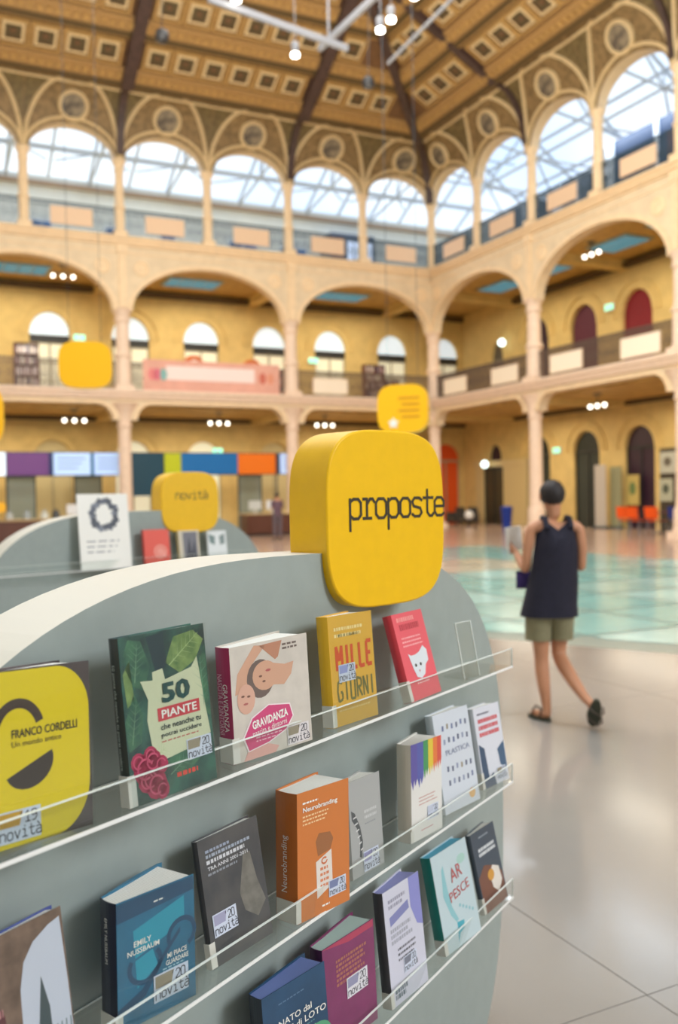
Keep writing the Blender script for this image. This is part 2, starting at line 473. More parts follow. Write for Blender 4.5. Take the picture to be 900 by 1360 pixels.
def sgn_x(wallsign, x): return wallsign * x
def build_side(wall, sg, bay, n_up, xend):
    """sg=-1: back wall (x runs negative from the corner); sg=+1: right wall"""
    def X(k): return sg * bay * k
    nlow = n_up // 2
    # ---- ground storey arcade
    mb = MB(); rg = MB(); md = MB()
    for k in range(nlow):
        a, b = sorted((X(2 * k), X(2 * k + 2))); c = (a + b) / 2; hw = (b - a) / 2 - .46
        arch_wall(mb, a, b, c, hw, 4.6, 4.6, corner(.62, .2), 5.42, -.2, .2, 0, 28)
        ring(rg, c, hw, 4.6, corner(.62, .2), .1, -.235, -.2, 0, 28)
    a, b = sorted((X(0) + (0 if sg > 0 else .2), X(2 * nlow)))
    mb.build('ground_arcade', M_stone, wall)
    rg.build('archivolt', M_stone2, wall)
    md.box(a, b, -.30, .25, 5.42, 5.52); md.box(a, b, -.36, .25, 5.52, 5.64); md.box(a, b, -.44, .25, 5.64, 5.76)
    md.build('floor_ledge', M_pink, wall)
    # ---- first storey arcade
    mb = MB()
    for k in range(nlow):
        a, b = sorted((X(2 * k), X(2 * k + 2))); c = (a + b) / 2; hw = (b - a) / 2 - .36
        arch_wall(mb, a, b, c, hw, 8.78, 8.78, ell(1.86), 11.3, -.2, .2, 0, 36)
        r = MB(); ring(r, c, hw, 8.78, ell(1.86), .16, -.24, -.2, 0, 36); r.build('archivolt', M_stone2, wall)
        for s_ in (-1, 1):          # small medallions in the spandrels
            q = MB(); q.lathe([(.30, 0), (.30, .03), (.24, .05), (.22, .02), (.08, .02), (.02, .05)], 0, 0, 16)
            q.build('spandrel_medallion', M_stone2, wall, T3(c + s_ * (hw + .36 - .75), -.2, 10.45) @ RX(PI / 2), True)
    mb.build('first_arcade', M_stone, wall)
    a, b = sorted((X(0) + (0 if sg > 0 else .2), X(2 * nlow)))
    for k in range(nlow + 1):
        q = MB(); x = X(2 * k); q.box(x - .14, x + .14, -.27, -.2, 8.9, 11.3); q.box(x - .2, x + .2, -.3, -.2, 11.0, 11.3)
        q.build('pilaster', M_stone2, wall)
    q = MB(); q.box(a, b, -.28, .2, 11.28, 11.36); q.box(a, b, -.36, .2, 11.36, 11.42); q.box(a, b, -.26, .2, 11.42, 11.54); q.box(a, b, -.34, .25, 11.54, 11.64)
    q.build('upper_cornice', M_stone2, wall)
    q = MB(); q.box(a, b, -.225, -.2, 10.98, 11.02); q.build('string_course', M_stone2, wall)
    # ---- columns
    for k in range(nlow + 1):
        if k == 0 and sg > 0: continue
        link('column', ME_gc, wall, T3(X(2 * k), 0, 0)); link('column', ME_mc, wall, T3(X(2 * k), 0, 0))
    for k in range(n_up + 1):
        if k == 0 and sg > 0: continue
        link('column', ME_uc, wall, T3(X(k), 0, 0))
    # ---- railings
    for k in range(nlow):
        a, b = sorted((X(2 * k), X(2 * k + 2))); railing(wall, a + .3, b - .3, 5.76, 1.1, M_iron_w, .085)
    for k in range(n_up):
        a, b = sorted((X(k), X(k + 1))); railing(wall, a + .2, b - .2, 11.64, 1.1, M_iron, .085)
    # ---- painted cove with lunettes, one per upper bay
    for k in range(n_up):
        a, b = sorted((X(k), X(k + 1))); c = (a + b) / 2; hw = bay / 2 - .2; rise = 1.03
        def clip(x, z):
            i = cove(z)
            return (min(x, -i) if sg < 0 else max(x, i)), i
        def surf(u, v, off=0.0):
            x = a + (b - a) * u
            vv = (x - c) / hw
            zb = ZS + (rise * math.sqrt(1 - vv * vv) if abs(vv) < 1 else 0)
            z = zb + (ZC - zb) * v
            x2, i = clip(x, z)
            return (x2, -.2 - i - off, z)
        m = MB(); m.grid(surf, 40, 12); m.build('painted_lunette', M_spandrel, ceiling, wall.matrix_basis, True)
        # window arch reveal
        m = MB()
        for i in range(24):
            va, vb = -math.cos(PI * i / 24), -math.cos(PI * (i + 1) / 24)
            za, zb = ZS + rise * math.sqrt(max(0, 1 - va * va)), ZS + rise * math.sqrt(max(0, 1 - vb * vb))
            m.quad((c + hw * va, -.2 - cove(za), za), (c + hw * vb, -.2 - cove(zb), zb), (c + hw * vb, .2, zb), (c + hw * va, .2, za))
            m.quad((c + hw * va, .2, za), (c + hw * vb, .2, zb), (c + hw * vb, .2, ZC), (c + hw * va, .2, ZC))
        m.build('arch_reveal', M_stone, wall)
        def band(pts, w, name, mt=M_band, off=.035):
            mm = MB(); path = []
            for x, z in pts:
                x2, i = clip(x, z); path.append((x2, -.2 - i - off, z))
            mm.tube(path, w, 6); mm.build(name, mt, ceiling, wall.matrix_basis, True)
        # archivolt band, lunette ribs rising from the capitals, and the cornice line
        band([(c + (hw + .13) * -math.cos(PI * i / 20), ZS + .04 + (rise + .13) * math.sin(PI * i / 20)) for i in range(21)], .06, 'arch_band')
        band([(a + (b - a) * i / 10, ZC - .12) for i in range(11)], .06, 'cornice_band')
        for s_ in (-1, 1):
            band([(c + s_ * (bay / 2 - .06 - 1.25 * (1 - math.cos(PI / 2 * i / 14))), ZS + .1 + 2.13 * math.sin(PI / 2 * i / 14)) for i in range(15)], .07, 'vault_band')
            # dark painted triangle between neighbouring lunettes
            m = MB()
            def tri(u, v, s_=s_):
                w = PI / 2 * (0.12 + 0.84 * v)
                z = ZS + .1 + 2.13 * math.sin(w)
                xi = bay / 2 - .06 - 1.25 * (1 - math.cos(w)) + .13
                xo = bay / 2 - .03
                x = c + s_ * (min(xi, xo) + (xo - min(xi, xo)) * u)
                x2, i = clip(x, z)
                return (x2, -.2 - i - .025, z)
            m.grid(tri, 6, 14); m.build('painted_spandrel', M_spandrel2, ceiling, wall.matrix_basis, True)
        # roundel with a grisaille portrait
        zr = 16.12; ii = cove(zr); tilt = math.atan2(cove(zr + .2) - cove(zr - .2), .4)
        R = wall.matrix_basis @ T3(c, -.2 - ii - .06, zr) @ RX(PI / 2 + tilt)
        m = MB(); m.lathe([(.56, -.03), (.56, .06), (.52, .11), (.46, .11), (.42, .05), (.42, -.03)], 0, 0, 28); m.build('roundel_frame', M_band, ceiling, R, True)
        m = MB(); m.lathe([(.42, -.03), (.42, .055), (.001, .06)], 0, 0, 24)
        m.build('roundel_portrait', M_portrait, ceiling, R)
    # ---- dark ribs over every second column
    for k in range(nlow + 1):
        x = X(2 * k)
        path = []
        for i in range(13):
            z = ZS + .15 + (ZC - ZS - .15) * i / 12; path.append((cove(z), z))
        if k == 0: continue
        m = MB(); pr = [(x, -.28 - p[0], p[1]) for p in path]; m.tube(pr, .19 if sg < 0 else .13, 4); m.build('vault_rib', M_rib, ceiling, wall.matrix_basis)
        m = MB(); m.box(*((-.22, .22) if sg < 0 else (-.14, .14)), -9, 0, -.34 if sg < 0 else -.2, .05, T=T3(x, -INS - .1, ZC) @ RX(-SLOPE)); m.build('ceiling_rib', M_rib, ceiling, wall.matrix_basis)
SL = 0.55
SLOPE = math.atan(SL)
build_side(wall_back, -1, BA, 8, None)
build_side(wall_right, 1, BB, 6, None)

# ---- sloping coffered ceiling
def coffer_mesh(w, h):
    m = MB()
    def sq(r, z0, r2, z1, mi):     # frame ring between half-size factors r (outer) and r2 (inner)
        o = [(-w * r, -h * r), (w * r, -h * r), (w * r, h * r), (-w * r, h * r)]; i = [(-w * r2, -h * r2), (w * r2, -h * r2), (w * r2, h * r2), (-w * r2, h * r2)]
        for k in range(4):
            j = (k + 1) % 4
            m.quad((*o[k], z0), (*o[j], z0), (*i[j], z1), (*i[k], z1), mi)
    sq(.50, .02, .50, -.10, 0); sq(.50, -.10, .41, -.10, 0); sq(.42, -.10, .41, -.03, 1); sq(.41, -.03, .37, -.03, 1); sq(.37, -.03, .36, -.08, 3)
    sq(.36, -.08, .27, -.08, 3); sq(.27, -.08, .26, -.01, 1); sq(.26, -.01, .0, -.01, 2)
    m.lathe([(.10, -.02), (.08, -.06), (.02, -.08)], 0, 0, 8, 1)
    return m.mesh('coffer', [M_gold, M_brown, M_coffer, M_band])
cA, cB = coffer_mesh(1.0, .98), coffer_mesh(1.04, .98)
CS = math.sqrt(1 + SL * SL)
def slope_plane(wm, sg, bay, far, me, n_bays, detail=True):
    base = wm @ T3(0, -INS - .2, ZC)
    def at(x, s, drop=0.0): return (x, -s, SL * s - drop)
    m = MB(); x_in = sg * INS
    L = 8.0
    m.quad(at(x_in, 0, -.02), at(far, 0, -.02), at(far - sg * 0, L, -.02), at(x_in + sg * L, L, -.02)); m.build('ceiling_slope', M_brown, ceiling, base)
    if not detail: return
    for r in range(4):
        s0 = r * 1.75
        for (sa, sb, dr, nm, mt) in ((s0 - .06, s0 + .10, .16, 'beam', M_dark_corn), (s0 + .10, s0 + .52, .10, 'frieze', M_gold2), (s0 + 1.58, s0 + 1.70, .08, 'moulding', M_gold)):
            m = MB(); xa = sg * (INS + max(0, sa)); v = []
            lo, hi = at(xa, sa), at(sg * (INS + sb), sb)
            m.quad(at(xa, sa, dr), at(far, sa, dr), at(far, sb, dr), at(sg * (INS + sb), sb, dr))
            m.quad(at(xa, sa, dr), at(far, sa, dr), at(far, sa, -.02), at(xa, sa, -.02))
            m.quad(at(sg * (INS + sb), sb, dr), at(far, sb, dr), at(far, sb, -.02), at(sg * (INS + sb), sb, -.02))
            m.build(nm, mt, ceiling, base)
        # egg-and-dart blocks of the frieze, too small to pick apart
        m = MB(); x = sg * (INS + s0 + .6)
        while abs(x) < abs(far):
            m.box(x - .09, x + .09, -.09, .09, -.05, .05, T=T3(*at(x, s0 + .31, .13)) @ RX(-SLOPE) @ T3(-x, 0, 0)); x += sg * .3
        o = m.build('frieze_blocks', M_gold, ceiling, base); o['kind'] = 'stuff'
        for k in range(n_bays):
            for j in range(6):
                x = sg * (2 * bay * k + .35 + (2 * bay - .7) * (j + .5) / 6)
                sc_ = s0 + 1.05
                if abs(x) < INS + sc_ + .85: continue
                link('coffer', me, ceiling, base @ T3(*at(x, sc_, .0)) @ RX(-SLOPE))
slope_plane(FA, -1, BA, -30.0, cA, 4)
slope_plane(FB, 1, BB, 42.0, cB, 4)
# corner rib (hip) from the capital up the vault and along the hip
m = MB()
pth = []
for i in range(13):
    z = ZS + .1 + (ZC - ZS - .1) * i / 12; d = cove(z) + .2; p = court(d, d, z - .08); pth.append(p)
for i in range(1, 9): pth.append(court(INS + .2 + i, INS + .2 + i, ZC - .12 + SL * i))
m.tube(pth, .22, 4); m.build('hip_rib', M_rib, ceiling)
# remaining slopes and the flat crown of the ceiling
AE, BE = 31.6, 43.4
m = MB()
i0, i1 = INS + .2, INS + .2 + 8
z1 = ZC + SL * 8
m.quad(court(AE - i0, i0, ZC), court(AE - i0, BE - i0, ZC), court(AE - i1, BE - i1, z1), court(AE - i1, i1, z1))
m.quad(court(i0, BE - i0, ZC), court(AE - i0, BE - i0, ZC), court(AE - i1, BE - i1, z1), court(i1, BE - i1, z1))
m.quad(court(i1, i1, z1 + .01), court(AE - i1, i1, z1 + .01), court(AE - i1, BE - i1, z1 + .01), court(i1, BE - i1, z1 + .01))
m.quad(court(AE - i0, 0, ZC), court(AE + .2, 0, ZC), court(AE + .2, BE, ZC), court(AE - i0, BE, ZC))
m.quad(court(0, BE - i0, ZC), court(0, BE + .2, ZC), court(AE, BE + .2, ZC), court(AE, BE - i0, ZC))
m.build('ceiling_crown', mat('pale_crown', S(200, 190, 170), .6), ceiling)

# ---- plain court walls behind the viewer
m = MB(); m.quad(court(AE, -6, 0), court(AE, BE, 0), court(AE, BE, 17), court(AE, -6, 17)); m.build('wall_left', mat('pale_wall', S(206, 204, 196), .6))['kind'] = 'structure'
m = MB(); m.quad(court(-6, BE, 0), court(AE, BE, 0), court(AE, BE, 17), court(-6, BE, 17)); m.build('wall_front', mat('pale_wall', S(206, 204, 196), .6))['kind'] = 'structure'
# plain continuation of the two arcaded walls outside the view
m = MB(); m.box(-AE, -8 * BA - .2, -.15, .2, 0, ZC + .1); m.build('arcade_end', M_stone, wall_back)
m = MB(); m.box(6 * BB + .2, BE, -.15, .2, 0, ZC + .1); m.build('arcade_end', M_stone, wall_right)

# ---- galleries: slabs, vaults, rear walls
GD = 4.5
def gallery(wall, sg, xa, xb, nb, bay, wins, doors, win_bottom, first_fn):
    lo, hi = min(xa, xb), max(xa, xb)
    m = MB(); m.box(lo, hi, .2, GD, 5.44, 5.74); m.build('gallery_floor', M_gal_ceil, wall)
    m = MB(); m.box(lo, hi, .2, 6.0, 11.2, 11.6); m.build('gallery_floor', M_gal_ceil, wall)
    m = MB(); m.box(lo, hi, .2, GD, 5.12, 5.44); m.build('ground_vault', M_gal_ceil, wall)
    m = MB(); m.box(lo, hi, .2, GD, 10.72, 11.2); m.build('first_vault', M_gal_ceil, wall)
    m = MB()
    for z in (4.95, 10.42): m.box(lo, hi, GD - .28, GD, z, z + .2)
    m.build('wall_cornice', M_dark_corn, wall)
    for k in range(nb + 1):           # transverse beams
        x = sg * 2 * bay * k
        for z, t in ((4.9, .22), (10.4, .34)):
            if sg > 0 and k == 0: x_ = x - .0
            m = MB(); m.box(x - .25, x + .25, .2, GD, z, z + t + .02); m.box(x - .33, x + .33, .2, GD, z + t - .06, z + t + .04)
            m.build('cross_beam', M_yellow_wall, wall)
    # rear walls with arched openings (first and ground storey)
    for (lst, zb, zs, rise, hw, ztop) in ((wins, 5.74, 8.55, .95, .82, 10.72), (doors, 0.0, 3.25, .85, .80, 5.12)):
        m = MB(); xs = sorted(lst); edges = [lo] + [(p + q) / 2 for p, q in zip(xs[:-1], xs[1:])] + [hi]
        for i, x in enumerate(xs):
            arch_wall(m, edges[i], edges[i + 1], x, hw, zb, zs, ell(rise), ztop, GD, GD + .35, 0, 20)
            r = MB(); ring(r, x, hw + .03, zs, ell(rise + .03), .2, GD - .05, GD); ring(r, x, hw + .36, zs, ell(rise + .36), .1, GD - .08, GD); r.build('archivolt', M_yellow_wall, wall)
        m.build('rear_wall', M_yellow_wall, wall)
AW = [-19.5, -16.1, -12.7, -9.5, -6.2, -3.05, .37, 3.45]
AD = [-19.5, -16.1, -12.7, -9.5, -6.05, -2.8, .5, 3.5]
BW = [-1.4, 1.7, 4.85, 7.95, 11.1, 14.2, 17.4, 20.5]
BD = [-1.67, 1.7, 4.92, 8.0, 11.1, 14.2, 17.4, 20.5]
gallery(wall_back, -1, 4.5, -8 * BA, 4, BA, AW, AD, 0, None)
gallery(wall_right, 1, 0.0, 6 * BB, 3, BB, [x for x in BW if x > 0], [x for x in BD if x > 0], 0, None)
# short return of the right rear wall behind the corner (b < 0)
for (x, zb, zs, rise, hw, ztop) in ((-1.4, 5.74, 8.0, .9, .5, 10.72), (-1.67, 0, 3.2, .72, .52, 5.12)):
    m = MB(); arch_wall(m, -4.5, 0, x, hw, zb, zs, ell(rise), ztop, GD, GD + .35); m.build('rear_wall', M_yellow_wall, wall_right)

# windows of the first gallery (daylight behind), each its own
M_day = mat('daylight_pane', S(200, 215, 220), 0.3, emis=(.78, .9, 1.0), es=.6)
M_blind = mat('window_blind', S(225, 222, 190), 0.5, emis=(.95, .95, .78), es=.3)
M_dkbar = mat('window_transom', S(38, 40, 38), 0.5)
M_frame = mat('window_frame', S(170, 160, 128), 0.5)
wn = 0
for x in AW:
    wn += 1
    w = empty('window_%d' % wn, FA @ T3(x, GD + .12, 5.74), kind='structure')
    dz = 8.55 - 5.74
    P = [(-.82, dz)] + [(.82 * -math.cos(PI * i / 16), dz + .95 * math.sin(PI * i / 16)) for i in range(1, 16)] + [(.82, dz)]
    m = MB(); m.prism(P, 0, .03); m.build('lunette_pane', M_day, w)
    m = MB(); m.box(-.82, .82, -.05, .05, dz - .32, dz); m.build('transom', M_dkbar, w)
    for j in range(2):
        for k2 in range(3):
            m = MB(); m.box(-.80 + j * .81, -.01 + j * .81, 0, .03, .1 + k2 * .79, .86 + k2 * .79); m.build('pane', M_blind, w)
    m = MB(); m.box(-.82, -.74, -.04, .06, 0, dz); m.box(.74, .82, -.04, .06, 0, dz); m.box(-.04, .04, -.04, .06, 0, dz - .3)
    for k2 in range(3): m.box(-.8, .8, -.03, .05, .85 + k2 * .79, .9 + k2 * .79)
    m.build('window_frame', M_frame, w)
# right-hand gallery niches with dark red hangings and their ground-floor doors
M_red = mat('dark_red_cloth', S(140, 22, 34), 0.7, tex='wave', vscale=6, col2=S(105, 14, 26))
M_maroon = mat('maroon_cloth', S(86, 30, 48), 0.7)
M_dkdoor = mat('dark_glass_door', S(46, 52, 48), 0.2)
M_dkplum = mat('dark_plum_door', S(52, 30, 46), 0.4)
dn = 0
def door(M, hw, zs, rise, mt, bars=True, name=None, mbar=None):
    global dn
    dn += 1
    d = empty('door_%d' % dn, M, kind='structure')
    P = [(-hw, 0)] + [(hw * -math.cos(PI * i / 16), zs + rise * math.sin(PI * i / 16)) for i in range(17)] + [(hw, 0)]
    m = MB(); m.prism(P, 0, .04); m.build('door_panel', mt, d)
    if bars:
        m = MB(); m.box(-.03, .03, -.04, 0, 0, zs); m.box(-hw, hw, -.05, 0, zs - .06, zs + .04); m.box(-hw, -hw + .06, -.04, 0, 0, zs); m.box(hw - .06, hw, -.04, 0, 0, zs)
        m.build('door_frame', mbar or M_frame, d)
    return d
for i, x in enumerate([v for v in BW if v > 0]):
    door(FB @ T3(x, GD + .15, 5.74), .82, 8.55 - 5.74, .95, (M_dkplum, M_maroon, M_red, M_maroon, M_red, M_maroon, M_red)[i], False)
for i, x in enumerate([v for v in BD if v > 0]):
    door(FB @ T3(x, GD + .15, 0), .80, 3.25, .85, (M_dkdoor, M_dkdoor, M_dkplum, M_dkdoor, M_dkplum, M_dkdoor, M_dkplum)[i], True, mbar=M_dkbar)
door(FB @ T3(-1.4, GD + .15, 5.74), .5, 2.26, .9, mat('grey_door', S(98, 92, 78), .5), True)
door(FB @ T3(-1.67, GD + .15, 0), .52, 3.2, .72, M_dkplum, False)
door(FB @ T3(-1.67, GD - .05, 0), .80, 2.75, .02, mat('dark_double_door', S(66, 58, 42), .4), True, mbar=M_dkbar)
for i, x in enumerate(AD):
    mt = M_blind if i in (2, 3, 5) else mat('pale_door', S(205, 190, 140), .6)
    if x > 3: mt = mat('orange_door', S(226, 84, 20), .5)
    door(FA @ T3(x, GD + .15, 0), .80, 3.25, .85, mt, True)
# light stone surround with a plain lintel before the corner door
m = MB(); m.box(-3.15, -2.5, GD - .15, GD, 0, 3.1); m.box(-.84, .95, GD - .15, GD, 0, 3.1); m.box(-3.2, 1.0, GD - .2, GD, 2.82, 3.12)
m.build('portal_block', mat('portal_paint', S(206, 182, 128), .6), wall_right)

# skylights and ceiling roses of the first gallery
M_teal_lit = mat('skylight_pane', S(40, 120, 150), .2, emis=(.06, .42, .62), es=.35)
def skylight(M, w, d):
    s = empty('gallery_skylight', M, kind='structure')
    m = MB(); m.box(-w / 2 - .1, w / 2 + .1, -d / 2 - .1, d / 2 + .1, -.06, .0); m.build('skylight_frame', mat('skylight_frame', S(150, 165, 150), .5), s)
    for i in range(4):
        for j in range(2):
            m = MB(); x0 = -w / 2 + i * w / 4; y0 = -d / 2 + j * d / 2
            m.box(x0 + .03, x0 + w / 4 - .03, y0 + .03, y0 + d / 2 - .03, -.09, -.055); m.build('skylight_pane', M_teal_lit, s)
for k in range(4): skylight(FA @ T3(-BA * (2 * k + 1), 2.3, 10.72), 2.2, 1.3)
for k in range(3):
    for dx in (-1.5, 1.5): skylight(FB @ T3(BB * (2 * k + 1) + dx, 2.3, 10.72), 1.9, 1.2)

# ---- upper loggia: rear wall, blue glazing, glazed lean-to roof with trusses
def loggia(wall, sg, lo, hi, bay, n, zeave):
    m = MB(); m.box(lo, hi, 6.0, 6.2, 11.6, zeave); m.build('loggia_wall', M_upwhite, wall)
    m = MB(); m.box(lo, hi, 5.85, 6.0, zeave - .45, zeave - .25); m.build('loggia_cornice', mat('loggia_cornice', S(168, 150, 132), .6), wall)
    z0, z1, y0, y1 = zeave, 18.6, 6.1, .25
    step = bay / 2 if sg < 0 else bay; x = lo
    def rp(y): return z0 + (z1 - z0) * (y0 - y) / (y0 - y1)
    while x < hi - .1:
        xe = min(x + step, hi)
        for j in range(4):
            ya, yb = y0 + (y1 - y0) * j / 4, y0 + (y1 - y0) * (j + 1) / 4
            m = MB(); m.quad((x + .04, ya - .03, rp(ya)), (xe - .04, ya - .03, rp(ya)), (xe - .04, yb + .03, rp(yb)), (x + .04, yb + .03, rp(yb)))
            m.build('roof_pane', M_roofglass, wall)
        m = MB(); m.tube([(x, y0, z0 - .03), (x, y1, z1 - .03)], .07, 4); m.build('rafter', M_truss, wall)
        x = xe
    m = MB()
    for j in range(5):
        y = y0 + (y1 - y0) * j / 4; m.box(lo, hi, y - .05, y + .05, rp(y) - .08, rp(y) + .02)
    m.build('purlins', M_truss, wall)
    k = 0
    while True:                     # slender white trusses crossing the gallery
        x = sg * bay * k
        if not (lo <= x <= hi) or k > n: break
        m = MB(); m.tube([(x, .3, 16.3), (x, 5.95, 15.55)], .06, 6); m.tube([(x, 3.1, 15.93), (x, 4.6, rp(4.6))], .05, 6); m.tube([(x, 3.1, 15.93), (x, 1.6, rp(1.6))], .05, 6)
        m.tube([(x, 3.1, 15.93), (x, 3.1, rp(3.1))], .04, 6); m.tube([(x, 3.1, 15.93), (x + bay * .45, 5.2, rp(5.2))], .045, 6); m.tube([(x, 3.1, 15.93), (x - bay * .45, 5.2, rp(5.2))], .045, 6)
        m.build('roof_truss', M_truss, wall)
        k += 1
    m = MB(); m.box(lo, hi, 3.06, 3.14, 15.88, 15.98); m.build('roof_tie', M_truss, wall)
loggia(wall_back, -1, -8 * BA, 6.0, BA, 8, 15.7)
loggia(wall_right, 1, 0, 6 * BB, BB, 6, 14.6)
# end gable closing the corner of the loggia
m = MB(); m.box(6.0, 6.2, 0, 6.0, 11.6, 15.7); m.build('loggia_wall', M_upwhite, wall_back)
# blue windows low in the loggia's rear wall
for x0, x1, wl in [(-16.6, -15.7, 0), (-13.4, -12.4, 0), (-10.9, -10.2, 0), (-7.6, -6.2, 0), (-4.9, -3.6, 0), (5.2, 6.7, 1), (8.8, 11.0, 1), (12.2, 15.8, 1), (2.0, 3.4, 1)]:
    wn += 1
    F_ = FB if wl else FA
    h = 1.9 if not wl else 2.6
    w = empty('window_%d' % wn, F_ @ T3((x0 + x1) / 2, 5.9, 11.8), kind='structure')
    n = max(2, int((x1 - x0) / .55)); L = x1 - x0
    m = MB(); m.box(-L / 2 - .06, L / 2 + .06, 0, .08, .0, h + .1); m.build('window_frame', M_truss, w)
    for i in range(n):
        for j in range(2):
            m = MB(); m.box(-L / 2 + i * L / n + .03, -L / 2 + (i + 1) * L / n - .03, -.03, 0, .06 + j * h / 2, j * h / 2 + h / 2); m.build('pane', M_bluepaint, w)
# glazed dark box (lift lobby) beside the corner on the back wall, plum side board
g = empty('wall_lobby', FA @ T3(-1.55, 4.6, 11.6), kind='structure')
m = MB(); m.box(-1.3, 1.1, 0, 1.2, 0, 2.75); m.build('lobby_shell', mat('slate_blue_panel', S(70, 84, 108), .4), g)
m = MB(); m.box(-1.34, -.62, -.05, 0, 0.2, 2.6); m.build('plum_panel', M_plum, g)
for i in range(4):
    m = MB(); m.box(-.42 + i * .36, -.14 + i * .36, -.04, 0, 1.0, 2.4); m.build('pane', mat('lobby_pane', S(190, 208, 240), .2, emis=(.65, .78, 1), es=.9), g)
for xx_ in (5.0, 1.4):
    g = empty('wall_lobby', FB @ T3(xx_, 4.0, 11.6), kind='structure')
    m = MB(); m.box(-.9, .9, 0, 1.0, 0, 3.1); m.build('lobby_shell', mat('slate_blue_panel', S(70, 84, 108), .4), g)
    m = MB(); m.box(-1.0, -.8, -.06, 0, 0, 3.2); m.box(.1, .25, -.06, 0, 0, 3.2); m.build('lobby_post', M_truss, g)
g = empty('wall_lobby', FB @ T3(9.7, 3.4, 11.6), kind='structure')
m = MB(); m.box(-2.0, 2.2, 0, 1.6, 0, 3.5); m.build('lobby_shell', mat('deep_blue_panel', S(24, 54, 92), .4), g)
m = MB(); m.box(-2.1, -1.7, -.06, 0, 0, 3.6); m.box(.4, .6, -.06, 0, 0, 3.6); m.build('lobby_post', M_truss, g)
m = MB(); m.box(1.0, 2.2, -.05, 0, .2, 2.9); m.build('plum_panel', M_plum, g)

# ---- floor: terrazzo slabs near the viewer, glass field, pink border
M_slab = mat('terrazzo_slab', S(152, 147, 141), .14, var=.05, vscale=1.1, detail=8, spec=.6)
M_joint = mat('floor_joint', S(96, 96, 98), .5)
M_far = mat('rosy_marble_floor', S(186, 158, 138), .18, var=.08, vscale=1.4)
FC = frame(-eA, -eB, C0)       # x=-a, y=-b
floor = empty('floor', FC, kind='structure')
GL = [(-6.6, -13.0), (-6.6, -31.3), (-13.9, -31.3), (-20.0, -20.2), (-24.5, -13.0)]
def inpoly(x, y, P=GL):
    c = False; n = len(P)
    for i in range(n):
        x1, y1 = P[i]; x2, y2 = P[(i + 1) % n]
        if (y1 > y) != (y2 > y) and x < (x2 - x1) * (y - y1) / (y2 - y1) + x1: c = not c
    return c
m = MB(); m.box(-AE, 6.0, -BE, 6.0, -.2, -.012); m.build('floor_bed', M_joint, floor)
def clip_poly(poly, a, b, keep):     # half plane through a-b
    out = []
    def side(p): return ((b[0] - a[0]) * (p[1] - a[1]) - (b[1] - a[1]) * (p[0] - a[0])) * keep
    for i in range(len(poly)):
        p, q = poly[i], poly[(i + 1) % len(poly)]; sp, sq_ = side(p), side(q)
        if sp >= 0: out.append(p)
        if (sp >= 0) != (sq_ >= 0):
            t = sp / (sp - sq_); out.append((p[0] + (q[0] - p[0]) * t, p[1] + (q[1] - p[1]) * t))
    return out
def area2(P): return sum(P[i][0] * P[(i + 1) % len(P)][1] - P[(i + 1) % len(P)][0] * P[i][1] for i in range(len(P)))
OR = 1 if area2(GL) > 0 else -1
def slab(name, poly, mt, z=0.0, th=.012):
    if len(poly) < 3 or abs(area2(poly)) < .02: return
    m = MB(); n = len(m.v); k = len(poly)
    m.v += [(p[0], p[1], z) for p in poly] + [(p[0], p[1], z - th) for p in poly]
    m.f.append(tuple(range(k))); m.m.append(0)
    for i in range(k): m.f.append((i, (i + 1) % k, k + (i + 1) % k, k + i)); m.m.append(0)
    m.build(name, mt, floor)
# near slabs: joints measured at a = 19.72, b = 32.82, 1.5 m apart
TS = 3.0
ia = 0
for i in range(-9, 8):
    for j in range(-11, 7):
        a0, b0 = 19.72 + i * TS, 32.82 + j * TS
        if a0 > 30 or b0 > 42 or b0 < 16: continue
        P = [(-a0 - TS + .002, -b0 - TS + .002), (-a0 - .002, -b0 - TS + .002), (-a0 - .002, -b0 - .002), (-a0 - TS + .002, -b0 - .002)]
        ins = [inpoly(*p) for p in P] + [inpoly(-a0 - TS / 2, -b0 - TS / 2)]
        if all(ins): continue
        if -a0 > -6.6 - .1: continue
        if any(ins):
            Q = P
            # outside of the diagonal edge only
            Q = clip_poly(Q, GL[2], GL[3], -OR)
            if not Q: continue
            slab('floor_slab', Q, M_slab)
        else: slab('floor_slab', P, M_slab)
slab('marble_border', [(-6.6, -BE), (5.9, -BE), (5.9, 5.9), (-AE, 5.9), (-AE, -13.0), (-6.6, -13.0)], M_far)
slab('marble_border', [(-24.5, -13.0), (-AE, -13.0), (-AE, -16), (-22.6, -16)], M_far)
